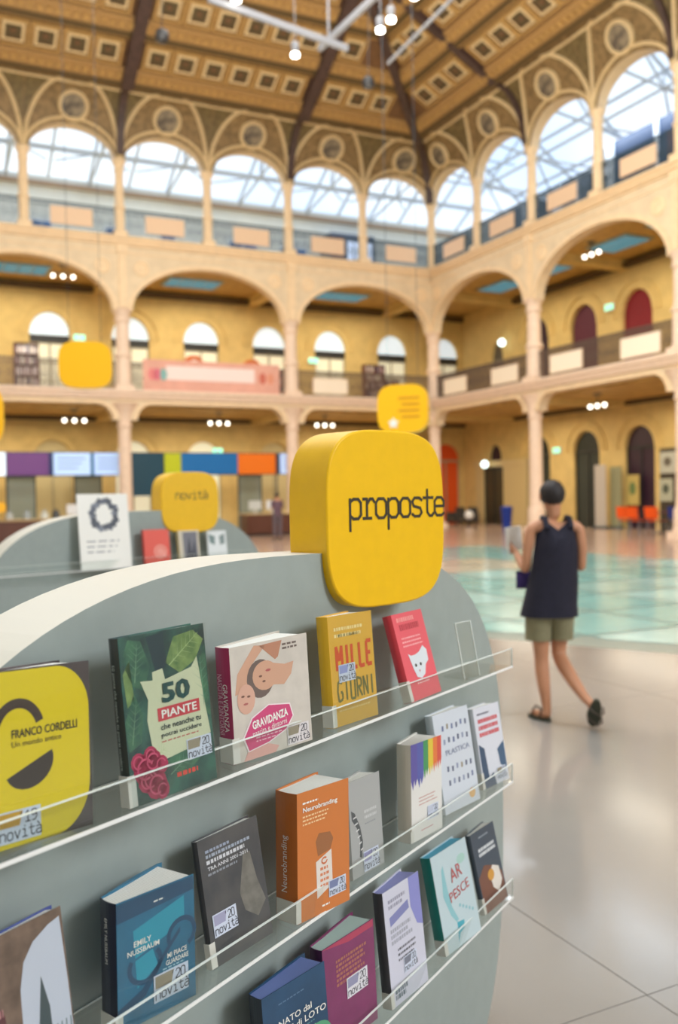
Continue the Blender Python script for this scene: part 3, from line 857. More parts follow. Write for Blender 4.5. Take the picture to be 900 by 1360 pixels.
# glass floor: panes between slim steel strips, slightly different greens; beige reflection painted into two rows
GM = [mat('floor_glass_%s' % n_, c_, .14, var=.08, vscale=1.5, spec=.8) for n_, c_ in (('teal', S(138, 192, 188)), ('pale', S(168, 210, 206)), ('grey', S(154, 194, 188)), ('beige_reflection', S(194, 194, 176)))]
glass = empty('glass_floor', FC, kind='structure')
m = MB(); k = len(GL); m.v += [(p[0], p[1], -.003) for p in GL]; m.f.append(tuple(range(k))); m.m.append(0); m.build('steel_strips', mat('steel_strip', S(150, 165, 158), .3, metal=.3), glass)
GT = 1.45
cnt = 0
for i in range(13):
    for j in range(13):
        x1, y1 = -6.6 - i * GT, -13.0 - j * GT
        Q = [(x1 - GT + .03, y1 - GT + .03), (x1 - .03, y1 - GT + .03), (x1 - .03, y1 - .03), (x1 - GT + .03, y1 - .03)]
        for e in range(len(GL)):
            Q = clip_poly(Q, GL[e], GL[(e + 1) % len(GL)], OR)
            if len(Q) < 3: break
        if len(Q) < 3 or abs(area2(Q)) < .1: continue
        k = len(Q); m = MB(); m.v += [(p[0], p[1], .002) for p in Q]; m.f.append(tuple(range(k))); m.m.append(0)
        band_ = (j % 4 == 3)
        m.build('glass_pane', GM[3] if (j in (3, 4) and i > 1) else GM[(i * 3 + j * 5 + (i * j) % 3) % 3], glass)
        cnt += 1

# ================================================================== DISPLAY STANDS
def stand_frame(O, phi, eps):
    D = Vector((math.sin(phi) * math.cos(eps), math.cos(phi) * math.cos(eps), -math.sin(eps)))
    n = Vector((math.cos(phi), -math.sin(phi), 0))
    U = D.cross(-n)
    return Matrix(((D.x, -n.x, U.x, O.x), (D.y, -n.y, U.y, O.y), (D.z, -n.z, U.z, O.z), (0, 0, 0, 1)))
def squ(a, b, n, v0, v1, cz, k=120):
    """upper outline of the panel cut off at v0"""
    P = []
    for i in range(k):
        t = 2 * PI * i / k
        x = math.copysign(abs(math.cos(t)) ** (2 / n), math.cos(t)) * a
        z = math.copysign(abs(math.sin(t)) ** (2 / n), math.sin(t)) * b + cz
        if z >= v0: P.append((x, z))
    P.sort(key=lambda p: math.atan2(p[1] - v0 + .001, p[0]))
    zz = abs((v0 - cz) / b); xe = a * (1 - zz ** n) ** (1 / n)
    return [(xe, v0)] + P + [(-xe, v0)]
VF = 1.139                     # height of the first shelf above the floor in the stand's own frame
def stand(M, label, sign_M, word, sign_depth, wpos, xh, shelves=3, sh_len=.755):
    root = empty('book_display_stand', M, label, 'display stand')
    out = squ(1.0, .79, 3.0, .05, 0, VF - .475)
    m = MB(); m.prism(out, 0, .14, 0, 1); m.build('panel', [M_stand, M_rim], root, None, False)
    m = MB(); m.prism([(-.72, -.02), (.72, -.02), (.78, .1), (-.78, .1)], .02, .12); m.build('plinth', M_plinth, root)
    m = MB(); m.prism(squ(.99, .78, 3.0, .07, 0, VF - .475), .14, .40, 0, 1)
    for i in range(shelves):
        z = VF - .3 * i
        s = empty('shelf', T3(0, 0, z), None); s.parent = root; sl = sh_len + .2 - .1 * i
        m = MB(); m.box(-sl, sh_len, -.12, 0, -.004, 0); m.box(-sl, sh_len, -.122, -.119, -.004, .045); m.build('acrylic_tray', M_acr, s)
        m = MB(); m.box(-sl, sh_len, -.1235, -.1215, -.0045, .0005); m.build('front_edge', M_white, s)
        m = MB(); m.box(-sl, sh_len, -.1225, -.1185, .0445, .0458); m.box(sh_len - .001, sh_len + .001, -.122, -.119, 0, .045); m.box(-sl, sh_len, -.003, -.001, 0, .002); m.build('lip_edge', M_acre, s)
    sg_ = empty('sign', M.inverted() @ sign_M); sg_.parent = root
    W_ = .371
    m = MB(); P = squircle(W_, W_, 3.6, 72)
    m.prism(P, 0, sign_depth); o = m.build('sign_box', M_sign, sg_)
    bv = o.modifiers.new('bevel', 'BEVEL'); bv.width = .004; bv.segments = 2; bv.limit_method = 'ANGLE'; bv.angle_limit = math.radians(50)
    o.data.polygons.foreach_set('use_smooth', [True] * len(o.data.polygons)); o.data.set_sharp_from_angle(angle=math.radians(40))
    stroke_text(sg_, word, wpos[0], wpos[1], xh, M_ink, -.001, .078, 'lettering', wpos[2])
    return root
O1 = Vector((0.017 + 0.0, 0.0, 0.0))
_D = Vector((0.52357819, 0.85139762, -0.03143217)); _n = Vector((0.85181851, -0.52383702, 0)); _U = Vector((0.01646534, 0.02677451, 0.99950589))
_O = -_n * (0.84531544 + .12) + Vector((0, 0, 1.13862936)) + _D * 1.467      # panel front at first-shelf height
ORG = _O - _U * VF
S1 = stand_frame(ORG, 0.55134925, 0.03143735)
def yaw_frame(c, yaw):
    a = Vector((math.sin(yaw), math.cos(yaw), 0)); mm = Vector((math.cos(yaw), -math.sin(yaw), 0))
    return Matrix(((a.x, -mm.x, 0, c[0]), (a.y, -mm.y, 0, c[1]), (0, 0, 1, c[2]), (0, 0, 0, 1)))
stand(S1, 'large grey display stand in front with three shelves of books and yellow proposte sign', yaw_frame((.107, 1.902, 1.472), .785), 'proposte', .113, (-.120, .001, .485), .040)
S2O = Vector((-1.18, 5.30, 0))
S2 = stand_frame(S2O, .78, 0.0)
stand(S2, 'smaller-looking grey display stand behind on the left with yellow novità sign', yaw_frame((-.909, 5.497, 1.50), 1.05), 'novita', .19, (-.093, .02, .52), .034)

# ------------------------------------------------------------------ books
M_lab = mat('spine_label', S(214, 212, 204), .5)
def poly(parent, pts, mt, w, h, layer=1, name='cover_print'):
    m = MB(); n = len(pts); y = -.0002 * layer
    m.v = [(p[0] * w, y, p[1] * h) for p in pts]
    m.f = [tuple(range(n))]; m.m = [0]
    return m.build(name, mt, parent)
def circ(cx, cy, rx, ry, a0=0, a1=360, k=20): return [(cx + rx * math.cos(math.radians(a0 + (a1 - a0) * i / k)), cy + ry * math.sin(math.radians(a0 + (a1 - a0) * i / k))) for i in range(k + (0 if a1 - a0 == 360 else 1))]
def arcband(cx, cy, rx, ry, wd, a0, a1, asp, k=18): return circ(cx, cy, rx, ry, a0, a1, k) + circ(cx, cy, rx - wd, ry - wd * asp, a1, a0, k)
def lines(parent, x0, x1, z0, dz, n, mt, w, h, th=.008, layer=2, seed=1, name='text_line'):
    """rows of unreadably small print"""
    rnd = random.Random(seed); m = MB(); y = -.0002 * layer
    for i in range(n):
        x = x0; z = z0 - i * dz; xe = x1 - rnd.random() * (x1 - x0) * .25
        while x < xe:
            l = rnd.uniform(.02, .06); m.quad((x * w, y, z * h), (min(xe, x + l) * w, y, z * h), (min(xe, x + l) * w, y, (z + th) * h), (x * w, y, (z + th) * h)); x += l + .015
    return m.build(name, mt, parent)
BOOKS = {}
def fan(m, x0, x1, ya0, ya1, yb0, yb1, z0, z1, mi):
    # block whose back spreads away from the front towards the fore-edge (pages standing open)
    n = len(m.v); K = 5
    for i in range(K + 1):
        u = i / K; x = x0 + (x1 - x0) * u; e = u ** 1.15
        ya = ya0 + (ya1 - ya0) * e; yb = yb0 + (yb1 - yb0) * e + .12 * (yb1 - yb0) * math.sin(PI * u)
        xb = x - (x1 - x0) * .06 * u
        m.v += [(x, ya, z0), (x, ya, z1), (xb, yb, z1), (xb, yb, z0)]
    for i in range(K):
        a = n + i * 4
        for j in range(4):
            m.f.append((a + j, a + (j + 1) % 4, a + 4 + (j + 1) % 4, a + 4 + j)); m.m.append(mi)
    m.f.append((n, n + 3, n + 2, n + 1)); m.m.append(mi)
    a = n + K * 4; m.f.append((a, a + 1, a + 2, a + 3)); m.m.append(mi)
def book(key, M, w, h, t, cov, label, spine=None, label_h=.19, pagecol=None, has_label=True, group=None, mt=None, back=None, tf=None):
    tf = tf or t + .008
    r = empty('book', M, label, 'book', group)
    mc = mt or flat(cov); ms = flat(spine) if spine else mc
    c = .0012
    m = MB(); m.box(0, w, 0, c, 0, h, 0); fan(m, 0, w, t - c, tf - c, t, tf, 0, h, 2 if back else 0)
    K = 6                     # gently rounded spine
    P = [(-.0035 * math.sin(PI * i / K), t * i / K) for i in range(K + 1)]
    for (a, b) in zip(P[:-1], P[1:]):
        m.quad((a[0], a[1], 0), (b[0], b[1], 0), (b[0], b[1], h), (a[0], a[1], h), 1)
        m.quad((a[0] + c, a[1], 0), (b[0] + c, b[1], 0), (b[0] + c, b[1], h), (a[0] + c, a[1], h), 1)
        m.quad((a[0], a[1], h), (b[0], b[1], h), (b[0] + c, b[1], h), (a[0] + c, a[1], h), 1)
    m.build('cover', [mc, ms, flat(back) if back else mc], r)
    m = MB()
    pm = M_paper if not pagecol else mat('pages_%s' % key, pagecol, .8)
    fan(m, .002, w - .003, c, c, t - c, tf - c, .003, h - .0025, 0); m.build('pages', pm, r)
    if has_label:
        lh = label_h * h
        m = MB(); m.box(-.0043, w * .06, -.0004, 0, 0.001, lh); m.box(-.0046, -.0036, -.0004, t * .9, .001, lh); m.build('spine_label', M_lab, r)
    BOOKS[key] = (r, w, h, t)
    return r
def B1(s, q, al, be, rl, sh):
    return S1 @ T3(s, -q, VF - .3 * sh + .0005) @ RZ(-be) @ RX(-al) @ RY(-rl)
def sticker(r, w, h, x0, z0, sw, year, tcol=S(150, 140, 120), shape=True, col=S(206, 214, 232), sh=None):
    sh = sh or sw * .62
    m = MB(); m.box(x0, x0 + sw, -.0012, -.0008, z0, z0 + sh); s = m.build('novelty_sticker', flat(col), r)
    if shape:
        m = MB(); y = -.0014
        m.quad((x0 + sw * .04, y, z0 + sh * .5), (x0 + sw * .5, y, z0 + sh * .5), (x0 + sw * .58, y, z0 + sh * .95), (x0 + sw * .04, y, z0 + sh * .95)); m.build('sticker_print', flat(tcol), r)
    inks = flat(S(52, 52, 66))
    stroke_text(r, year, x0 + sw * .48, z0 + sh * .56, sh * .24, inks, -.0016, .085, 'sticker_text', .5)
    stroke_text(r, 'novita', x0 + sw * .05, z0 + sh * .1, sh * .24, inks, -.0016, .085, 'sticker_text', .56 if sw / sh > 1.5 else .54)
def leafy(name, a, b, c, sc_=30):
    m = mat(name, a, .4, coat=.4, vscale=sc_, col2=b, detail=6)
    return m
W_ = flat(S(240, 238, 232)); K_ = flat(S(40, 38, 40))

# 1 yellow novel
w, h, t = .150, .206, .024
r = book('yellow', B1(-.82, .088, .085, .086, -.03, 0), w, h, t, S(70, 62, 66), 'yellow book with black arc and half-moon face, Franco Cordelli, at left end of top shelf', S(70, 62, 66), .2, has_label=False, tf=0.062)
P = [(0, .0), (.62, .0)] + [(.62 + .36 * math.sin(PI / 2 * i / 10), .30 - .30 * math.cos(PI / 2 * i / 10)) for i in range(11)] + [(.985, .72)] + [(.66 + .325 * math.cos(PI / 2 * i / 10), .72 + .27 * math.sin(PI / 2 * i / 10)) for i in range(1, 11)] + [(0, .99)]
poly(r, P, flat(S(224, 198, 10)), w, h, 1)
poly(r, arcband(.30, .62, .25, .21, .075, 20, 185, .75), flat(S(62, 48, 44)), w, h, 2)
P = [(.40 - .21 * math.cos(PI * i / 14) + .075 * math.sin(PI * i / 14), .445 - .06 * math.cos(PI * i / 14) - .125 * math.sin(PI * i / 14)) for i in range(15)]
poly(r, P, flat(S(52, 44, 42)), w, h, 2)
text(r, 'FRANCO CORDELLI', .24 * w, .86 * w, .63 * h, .05 * h, K_, bold=.012)
text(r, 'Un mondo antico', .24 * w, .70 * w, .572 * h, .032 * h, flat(S(80, 70, 30)))
sticker(r, w, h, .10 * w, .03 * h, .058, "'19", S(196, 150, 40))
m = MB(); m.box(0, w + .002, -.003, -.0026, 0, h); m.build('plastic_jacket', M_acr, r)

# 2 fifty plants
w, h, t = .152, .225, .020
lf = leafy('leaf_print', S(52, 104, 92), S(18, 52, 58), None, 22)
r = book('plants', B1(-.611, .111, .084, .133, .047, 0), w, h, t, S(24, 66, 66), 'dark green plastic-wrapped book reading 50 PIANTE on a torn cream patch', S(40, 48, 44), .19, mt=lf)
gl1, gl2, dk = leafy('leaf_light', S(132, 158, 96), S(84, 118, 70), None, 60), leafy('leaf_mid', S(70, 122, 92), S(36, 82, 74), None, 40), flat(S(20, 54, 66))
for P, mt_ in (([(.02, .86), (.1, .98), (.24, .96), (.32, .8), (.24, .66), (.12, .7)], gl2), ([(.50, .80), (.62, .95), (.86, .97), (.98, .9), (.86, .78), (.66, .72)], gl1), ([(.3, .98), (.5, .99), (.52, .8), (.4, .7)], dk), ([(.84, .7), (.99, .86), (.99, .4), (.9, .46)], gl2), ([(.0, .5), (.12, .66), (.2, .52), (.16, .36), (.02, .32)], gl2), ([(.24, .28), (.44, .32), (.42, .22), (.28, .2)], gl1), ([(.4, .2), (.7, .3), (.86, .18), (.6, .08)], gl2), ([(.02, .78), (.1, .86), (.12, .62), (.04, .58)], gl1)):
    poly(r, P, mt_, w, h, 1)
poly(r, [(.20, .72), (.34, .71), (.34, .76), (.46, .77), (.48, .70), (.80, .74), (.88, .80), (.93, .50), (.97, .30), (.72, .27), (.66, .24), (.40, .22), (.28, .26), (.24, .48), (.27, .60)], flat(S(204, 208, 176)), w, h, 2)
text(r, '50', .42 * w, .76 * w, .62 * h, .125 * h, flat(S(24, 74, 76)), y=-.0016, bold=.04)
m = MB(); m.box(.36 * w, .86 * w, -.0009, -.0006, .455 * h, .535 * h); m.build('title_patch', flat(S(200, 60, 74)), r)
text(r, 'PIANTE', .40 * w, .82 * w, .495 * h, .05 * h, W_, y=-.0016, bold=.02)
text(r, 'che neanche tu', .38 * w, .86 * w, .418 * h, .036 * h, dk, y=-.0016, bold=.01)
text(r, 'potrai uccidere', .38 * w, .86 * w, .366 * h, .036 * h, dk, y=-.0016, bold=.01)
lines(r, .38, .84, .325, .02, 1, flat(S(190, 110, 100)), w, h, .008, 3)
def vein(r, a, b, n, w, h, mt, layer):
    # pale midrib with side veins from a to b (cover fractions)
    m = MB(); y = -.0002 * layer; A, B_ = V3(a[0] * w, y, a[1] * h), V3(b[0] * w, y, b[1] * h); d = B_ - A; nn_ = V3(-d.z, 0, d.x).normalized()
    m.quad(A + nn_ * .0007, B_ + nn_ * .0002, B_ - nn_ * .0002, A - nn_ * .0007)
    for i in range(1, n):
        c = A + d * (i / n); L = .012 * math.sin(PI * i / n) + .003
        for s_ in (-1, 1):
            e = c + d.normalized() * L * .8 + nn_ * s_ * L; y2 = V3(0, -.00001 * (i + n * (s_ > 0)), 0)
            m.quad(c + y2, c + d.normalized() * .0007 + y2, e + d.normalized() * .0002 + y2, e + y2)
    return m.build('leaf_vein', mt, r)
V3 = lambda x, y, z: Vector((x, y, z))
vc = flat(S(176, 196, 140))
vein(r, (.54, .78), (.92, .95), 7, w, h, vc, 2); vein(r, (.14, .72), (.2, .95), 6, w, h, flat(S(120, 160, 130)), 2); vein(r, (.06, .36), (.14, .62), 6, w, h, flat(S(110, 150, 120)), 2)
vein(r, (.45, .12), (.80, .24), 7, w, h, flat(S(110, 156, 130)), 2); vein(r, (.92, .48), (.92, .8), 6, w, h, flat(S(110, 156, 130)), 2); vein(r, (.26, .24), (.42, .29), 5, w, h, vc, 2)
for (cx, cy, rr) in ((.10, .25, .08), (.24, .27, .08), (.35, .20, .08), (.34, .05, .08), (.18, .13, .1), (.17, .20, .13), (.26, .235, .1), (.28, .09, .12), (.22, .13, .1)):
    poly(r, circ(cx, cy, rr, rr * .72, k=11), flat(S(176, 34, 82)), w, h, 3); poly(r, arcband(cx, cy, rr * .7, rr * .5, rr * .14, 20, 300, .7), flat(S(214, 76, 116)), w, h, 4)
lines(r, .52, .78, .09, .03, 1, flat(S(222, 70, 60)), w, h, .028, 3)
sticker(r, w, h, .66 * w, .17 * h, .046, "'20")
m = MB(); m.box(-.001, w + .002, -.0030, -.0027, 0, h + .001); m.build('plastic_jacket', M_acr, r)
def spine_text(r, s, h0, h1, tm, size, mt, t):
    """lettering running down the spine, turned to face -x"""
    o = text(r, s, 0, h1 - h0, 0, size, mt, name='spine_text')
    if o: o.matrix_basis = T3(-.0042, t / 2 if tm is None else tm, (h0 + h1) / 2) @ RZ(-PI / 2) @ RY(PI / 2)
def spine_text_up(r, s, h0, h1, tm, size, mt, t):
    o = text(r, s, 0, h1 - h0, 0, size, mt, name='spine_text')
    if o: o.matrix_basis = T3(-.0042, t / 2 if tm is None else tm, (h0 + h1) / 2) @ RZ(-PI / 2) @ RY(-PI / 2)
spine_text(r, '50 piante che neanche tu potrai uccidere', .05, .19, None, .007, flat(S(190, 200, 190)), t)

# 3 pregnancy guide
w, h, t = .170, .182, .034
r = book('preg', B1(-.372, .095, .03, .20, .05, 0), w, h, t, S(206, 196, 184), 'pale thick book with crimson spine, mother and baby photo, GRAVIDANZA on pink patch', S(170, 44, 92), .22, mt=mat('linen_print', S(206, 198, 188), .4, var=.06, vscale=30, coat=.3), tf=0.068)
sk, sk2, hr = flat(S(206, 160, 134)), flat(S(184, 130, 104)), flat(S(110, 94, 88))
poly(r, [(.04, .58), (.08, .76), (.30, .98), (.44, .96), (.24, .80), (.20, .62)], sk, w, h, 1)
poly(r, [(.36, .97), (.66, .98), (.60, .84), (.56, .82)], sk2, w, h, 1)
poly(r, circ(.36, .68, .17, .17), hr, w, h, 2)
poly(r, circ(.42, .70, .16, .13), sk, w, h, 3)
poly(r, [(.50, .80), (.68, .76), (.80, .77), (.76, .66), (.66, .58), (.52, .60)], sk, w, h, 2)
poly(r, circ(.17, .53, .11, .13), flat(S(214, 168, 148)), w, h, 3)
for (x, z) in ((.36, .70), (.40, .65), (.13, .56), (.20, .55)): poly(r, circ(x, z, .022, .010, k=8), flat(S(120, 84, 72)), w, h, 4)
poly(r, circ(.46, .74, .035, .012, k=8), flat(S(178, 92, 92)), w, h, 4); poly(r, circ(.16, .49, .03, .010, k=8), flat(S(178, 100, 96)), w, h, 4)
poly(r, [(.10, .20), (.22, .36), (.44, .44), (.72, .40), (.76, .28), (.66, .17), (.42, .10), (.16, .07)], flat(S(240, 226, 228)), w, h, 4)
poly(r, [(.12, .20), (.23, .35), (.44, .43), (.71, .39), (.745, .28), (.65, .18), (.42, .11), (.17, .08)], flat(S(206, 72, 122)), w, h, 5)
text(r, 'GRAVIDANZA', .22 * w, .68 * w, .31 * h, .075 * h, W_, y=-.0016, bold=.03, rot=.10)
text(r, 'nascita e dintorni', .22 * w, .66 * w, .235 * h, .05 * h, W_, y=-.0016, rot=.10)
lines(r, .26, .6, .17, .03, 2, flat(S(240, 190, 206)), w, h, .01, 7)
lines(r, .66, .9, .93, .035, 2, flat(S(110, 96, 90)), w, h, .018, 2, 5)
poly(r, [(.1, .0), (.16, .08), (.4, .1), (.55, .05), (.5, 0)], flat(S(222, 170, 160)), w, h, 3)
sticker(r, w, h, .66 * w, .02 * h, .05, "'20", col=S(220, 214, 216))
spine_text(r, 'GRAVIDANZA', .05, .125, t * .3, .011, W_, t)
spine_text(r, 'NASCITA E DINTORNI', .045, .14, t * .65, .011, flat(S(226, 180, 196)), t)

# 4 orange-yellow "mille giorni"
w, h, t = .140, .203, .026
r = book('mille', B1(-.086, .099, .08, .095, .011, 0), w, h, t, S(226, 174, 62), 'golden yellow book with drawn red and outlined capital letters MILLE GIORNI', S(228, 178, 20), .2, tf=0.056)
rd, ol = flat(S(214, 82, 44)), flat(S(110, 110, 60))
def bars(r, w, h, L, x0, x1, z0, z1, mt, th=.05, layer=2):
    """thin drawn capitals from strokes in unit cells"""
    G = {'M': [(0, 0, 0, 1), (0, 1, .5, .4), (.5, .4, 1, 1), (1, 1, 1, 0)], 'I': [(.5, 0, .5, 1)], 'L': [(0, 1, 0, 0), (0, 0, .9, 0)], 'E': [(0, 0, 0, 1), (0, 1, .9, 1), (0, .5, .7, .5), (0, 0, .9, 0)],
         'G': [(1, .9, .2, 1), (.2, 1, 0, .5), (0, .5, .2, 0), (.2, 0, 1, .1), (1, .1, 1, .45), (1, .45, .6, .45)], 'O': [(0, 0, 0, 1), (0, 1, .9, 1), (.9, 1, .9, 0), (.9, 0, 0, 0)],
         'R': [(0, 0, 0, 1), (0, 1, .9, .9), (.9, .9, .9, .55), (.9, .55, 0, .5), (.3, .5, 1, 0)], 'N': [(0, 0, 0, 1), (0, 1, .9, 0), (.9, 0, .9, 1)]}
    m = MB(); cw = (x1 - x0) / len(L); yy = -.0002 * layer
    for i, ch in enumerate(L):
        for (a, b, c, d) in G[ch]:
            yy -= .000004
            p = Vector(((x0 + cw * (i + .12 + a * .7)) * w, 0, (z0 + (z1 - z0) * b) * h)); q = Vector(((x0 + cw * (i + .12 + c * .7)) * w, 0, (z0 + (z1 - z0) * d) * h))
            dr = (q - p).normalized(); nn_ = Vector((-dr.z, 0, dr.x)) * th * w * .5
            p.y = q.y = yy; m.quad(p + nn_, q + nn_, q - nn_, p - nn_)
    return m.build('title_text', mt, r)
bars(r, w, h, 'MILLE', .12, .98, .50, .72, rd, .055)
bars(r, w, h, 'GIORNI', .10, .98, .22, .40, ol, .035)
lines(r, .12, .8, .86, .06, 2, flat(S(250, 226, 160)), w, h, .03, 2, 3)
lines(r, .2, .7, .80, .03, 1, ol, w, h, .025, 2, 8)
lines(r, .12, .88, .13, .03, 1, flat(S(240, 205, 130)), w, h, .015, 2, 8)
sticker(r, w, h, .16 * w, .39 * h, .052, "'20", S(150, 160, 210))
m = MB(); m.box(-.001, w + .002, -.0028, -.0025, 0, h + .001); m.build('plastic_jacket', M_acr, r)

# 5 red book with white cat
w, h, t = .135, .186, .022
r = book('cat', B1(.195, .115, .27, .03, .022, 0), w, h, t, S(226, 88, 104), 'coral red book with a white cat head, last book on the top shelf', S(206, 56, 70), .24, tf=0.032)
lines(r, .12, .86, .90, .1, 1, flat(S(240, 150, 150)), w, h, .05, 2, 2)
lines(r, .16, .88, .80, .05, 1, flat(S(190, 60, 78)), w, h, .07, 2, 12)
lines(r, .14, .8, .70, .045, 3, flat(S(246, 176, 180)), w, h, .018, 2, 4)
poly(r, [(.22, .53), (.30, .50), (.44, .50), (.58, .52), (.74, .58), (.84, .52), (.82, .40), (.70, .36), (.62, .26), (.48, .22), (.34, .25), (.28, .36)], flat(S(214, 222, 230)), w, h, 3)
for x in (.38, .54): poly(r, circ(x, .38, .035, .02, k=8), K_, w, h, 4)
poly(r, [(.43, .32), (.49, .32), (.46, .29)], flat(S(190, 110, 120)), w, h, 4)
lines(r, .3, .7, .17, .03, 1, flat(S(250, 200, 200)), w, h, .015, 3)

# 6 empty acrylic book support
r = empty('book_support', S1 @ T3(.50, -.10, VF + .0005) @ RZ(-.1), 'empty clear acrylic book support at the right end of the top shelf', 'stand')
m = MB(); T_ = RX(-.2); m.box(0, .075, 0, .003, 0, .135, T=T_); m.box(0, .075, -.0, .06, 0, .003); m.build('support_plate', M_acr, r)
m = MB(); m.box(-.0005, .002, -.0002, .0032, 0, .135, T=T_); m.box(.073, .0755, -.0002, .0032, 0, .135, T=T_); m.box(0, .075, -.0002, .0032, .134, .1355, T=T_); m.build('support_edge', M_acre, r)

# --- second shelf
w, h, t = .140, .183, .010
r = book('hair', B1(-.815, .079, .152, .001, .026, 1), w, h, t, S(96, 84, 78), 'thin book with white-haired figure on brown, far left of the second shelf', S(60, 56, 60), has_label=False, mt=mat('brown_print', S(110, 92, 80), .35, var=.3, vscale=30, coat=.4), back=S(70, 84, 150))
poly(r, [(.44, 0), (.46, .3), (.48, .6), (.54, .76), (.66, .86), (.84, .92), (.97, .94), (.985, .5), (.985, 0)], flat(S(186, 194, 208)), w, h, 1)
poly(r, [(.62, .28), (.70, .62), (.76, .40), (.76, .24)], flat(S(66, 80, 84)), w, h, 2)
for i in range(9): poly(r, [(.46 + i * .06, 0), (.56 + i * .05, .26), (.575 + i * .05, .26), (.49 + i * .06, 0)], flat(S(120, 136, 142)), w, h, 2)
poly(r, [(.0, .0), (.0, .6), (.18, .68), (.30, .5), (.36, 0)], flat(S(92, 52, 56)), w, h, 1)
lines(r, .05, .3, .5, .12, 2, flat(S(180, 130, 130)), w, h, .05, 3, 3)

w, h, t = .132, .172, .036
r = book('blue', B1(-.618, .092, .02, .165, .009, 1), w, h, t, S(24, 96, 130), 'thick teal-blue hardback with spectacles, Emily Nussbaum, on the second shelf', S(34, 38, 58), .14, mt=mat('petrol_print', S(18, 104, 140), .3, var=.12, vscale=20, coat=.5), tf=0.074)
aq, nv = flat(S(30, 150, 178)), flat(S(16, 72, 108))
poly(r, [(.0, .99), (.99, .99), (.99, .88), (.0, .84)], nv, w, h, 1)
poly(r, [(.20, .74), (.86, .86), (.86, .70), (.62, .60), (.22, .52)], aq, w, h, 1)
poly(r, arcband(.34, .44, .22, .15, .05, 150, 400, .8), nv, w, h, 2)
poly(r, arcband(.82, .56, .20, .14, .05, -60, 200, .8), nv, w, h, 2)
poly(r, [(.0, .18), (.3, .26), (.62, .5), (.8, .62), (.8, .58), (.6, .44), (.34, .2), (0, .12)], nv, w, h, 2)
poly(r, [(.22, .5), (.44, .54), (.5, .4), (.24, .28)], aq, w, h, 1)
text(r, 'EMILY', .20 * w, .42 * w, .635 * h, .045 * h, W_, bold=.015)
text(r, 'NUSSBAUM', .12 * w, .52 * w, .575 * h, .042 * h, W_, bold=.015)
text(r, 'MI PIACE', .62 * w, .88 * w, .43 * h, .04 * h, W_, bold=.012)
text(r, 'GUARDARE', .60 * w, .90 * w, .375 * h, .04 * h, W_, bold=.012)
lines(r, .56, .86, .33, .02, 2, flat(S(160, 200, 214)), w, h, .01, 3)
lines(r, .46, .6, .90, .03, 1, W_, w, h, .012, 3)
sticker(r, w, h, .44 * w, .10 * h, .060, "'20")
spine_text(r, 'EMILY NUSSBAUM', .09, .15, None, .006, W_, t)
m = MB(); m.box(-.001, w + .002, -.0028, -.0025, 0, h + .001); m.build('plastic_jacket', M_acr, r)

w, h, t = .142, .190, .012
r = book('charcoal', B1(-.417, .089, .174, .055, .02, 1), w, h, t, S(74, 76, 80), 'charcoal grey book with faint portrait photo, leaning between teal-blue and orange books', S(30, 34, 40), .2, mt=mat('charcoal_print', S(84, 84, 86), .3, vscale=14, detail=6, col2=S(62, 66, 72), coat=.5))
poly(r, [(.55, .45), (.7, .78), (.8, .74), (.86, .5), (.96, .3), (.8, .2), (.6, .3)], mat('faint_face', S(112, 110, 104), .4, var=.2, vscale=50, coat=.4), w, h, 1)
lines(r, .1, .5, .88, .03, 1, flat(S(150, 160, 180)), w, h, .022, 2)
lines(r, .1, .92, .838, .03, 1, flat(S(158, 168, 184)), w, h, .025, 2, 9)
lines(r, .1, .88, .79, .03, 1, flat(S(206, 208, 214)), w, h, .03, 2, 6)
text(r, 'TRA ANNI 2001-2011', .10 * w, .76 * w, .755 * h, .03 * h, flat(S(214, 216, 222)), bold=.015)
lines(r, .1, .6, .70, .03, 1, flat(S(140, 146, 156)), w, h, .018, 2)
sticker(r, w, h, .07 * w, .22 * h, .054, "'20", S(160, 160, 190))

w, h, t = .137, .217, .050
r = book('orange', B1(-.227, .113, .024, .146, -.015, 1), w, h, t, S(206, 120, 56), 'thick orange paperback titled Neurobranding with a jar drawing, on the second shelf', S(190, 104, 36), .17, tf=0.074)
text(r, 'Neurobranding', .10 * w, .76 * w, .855 * h, .05 * h, W_, bold=.02)
lines(r, .10, .4, .905, .03, 1, W_, w, h, .014, 3)
lines(r, .10, .62, .80, .03, 3, flat(S(240, 206, 160)), w, h, .012, 2, 3)
poly(r, [(.34, .58), (.40, .64), (.62, .62), (.68, .56), (.62, .48), (.38, .46)], flat(S(156, 100, 60)), w, h, 1)
poly(r, [(.36, .13), (.34, .42), (.64, .48), (.66, .20)], flat(S(226, 216, 208)), w, h, 2)
poly(r, arcband(.50, .41, .06, .03, .02, 40, 360, .7), flat(S(206, 110, 60)), w, h, 3)
lines(r, .42, .6, .34, .045, 4, flat(S(214, 130, 90)), w, h, .022, 3, 6)
lines(r, .45, .6, .05, .03, 1, W_, w, h, .014, 3)
sticker(r, w, h, .58 * w, .10 * h, .046, "'20", S(120, 130, 170))
spine_text_up(r, 'Neurobranding', .05, .145, None, .017, W_, t)

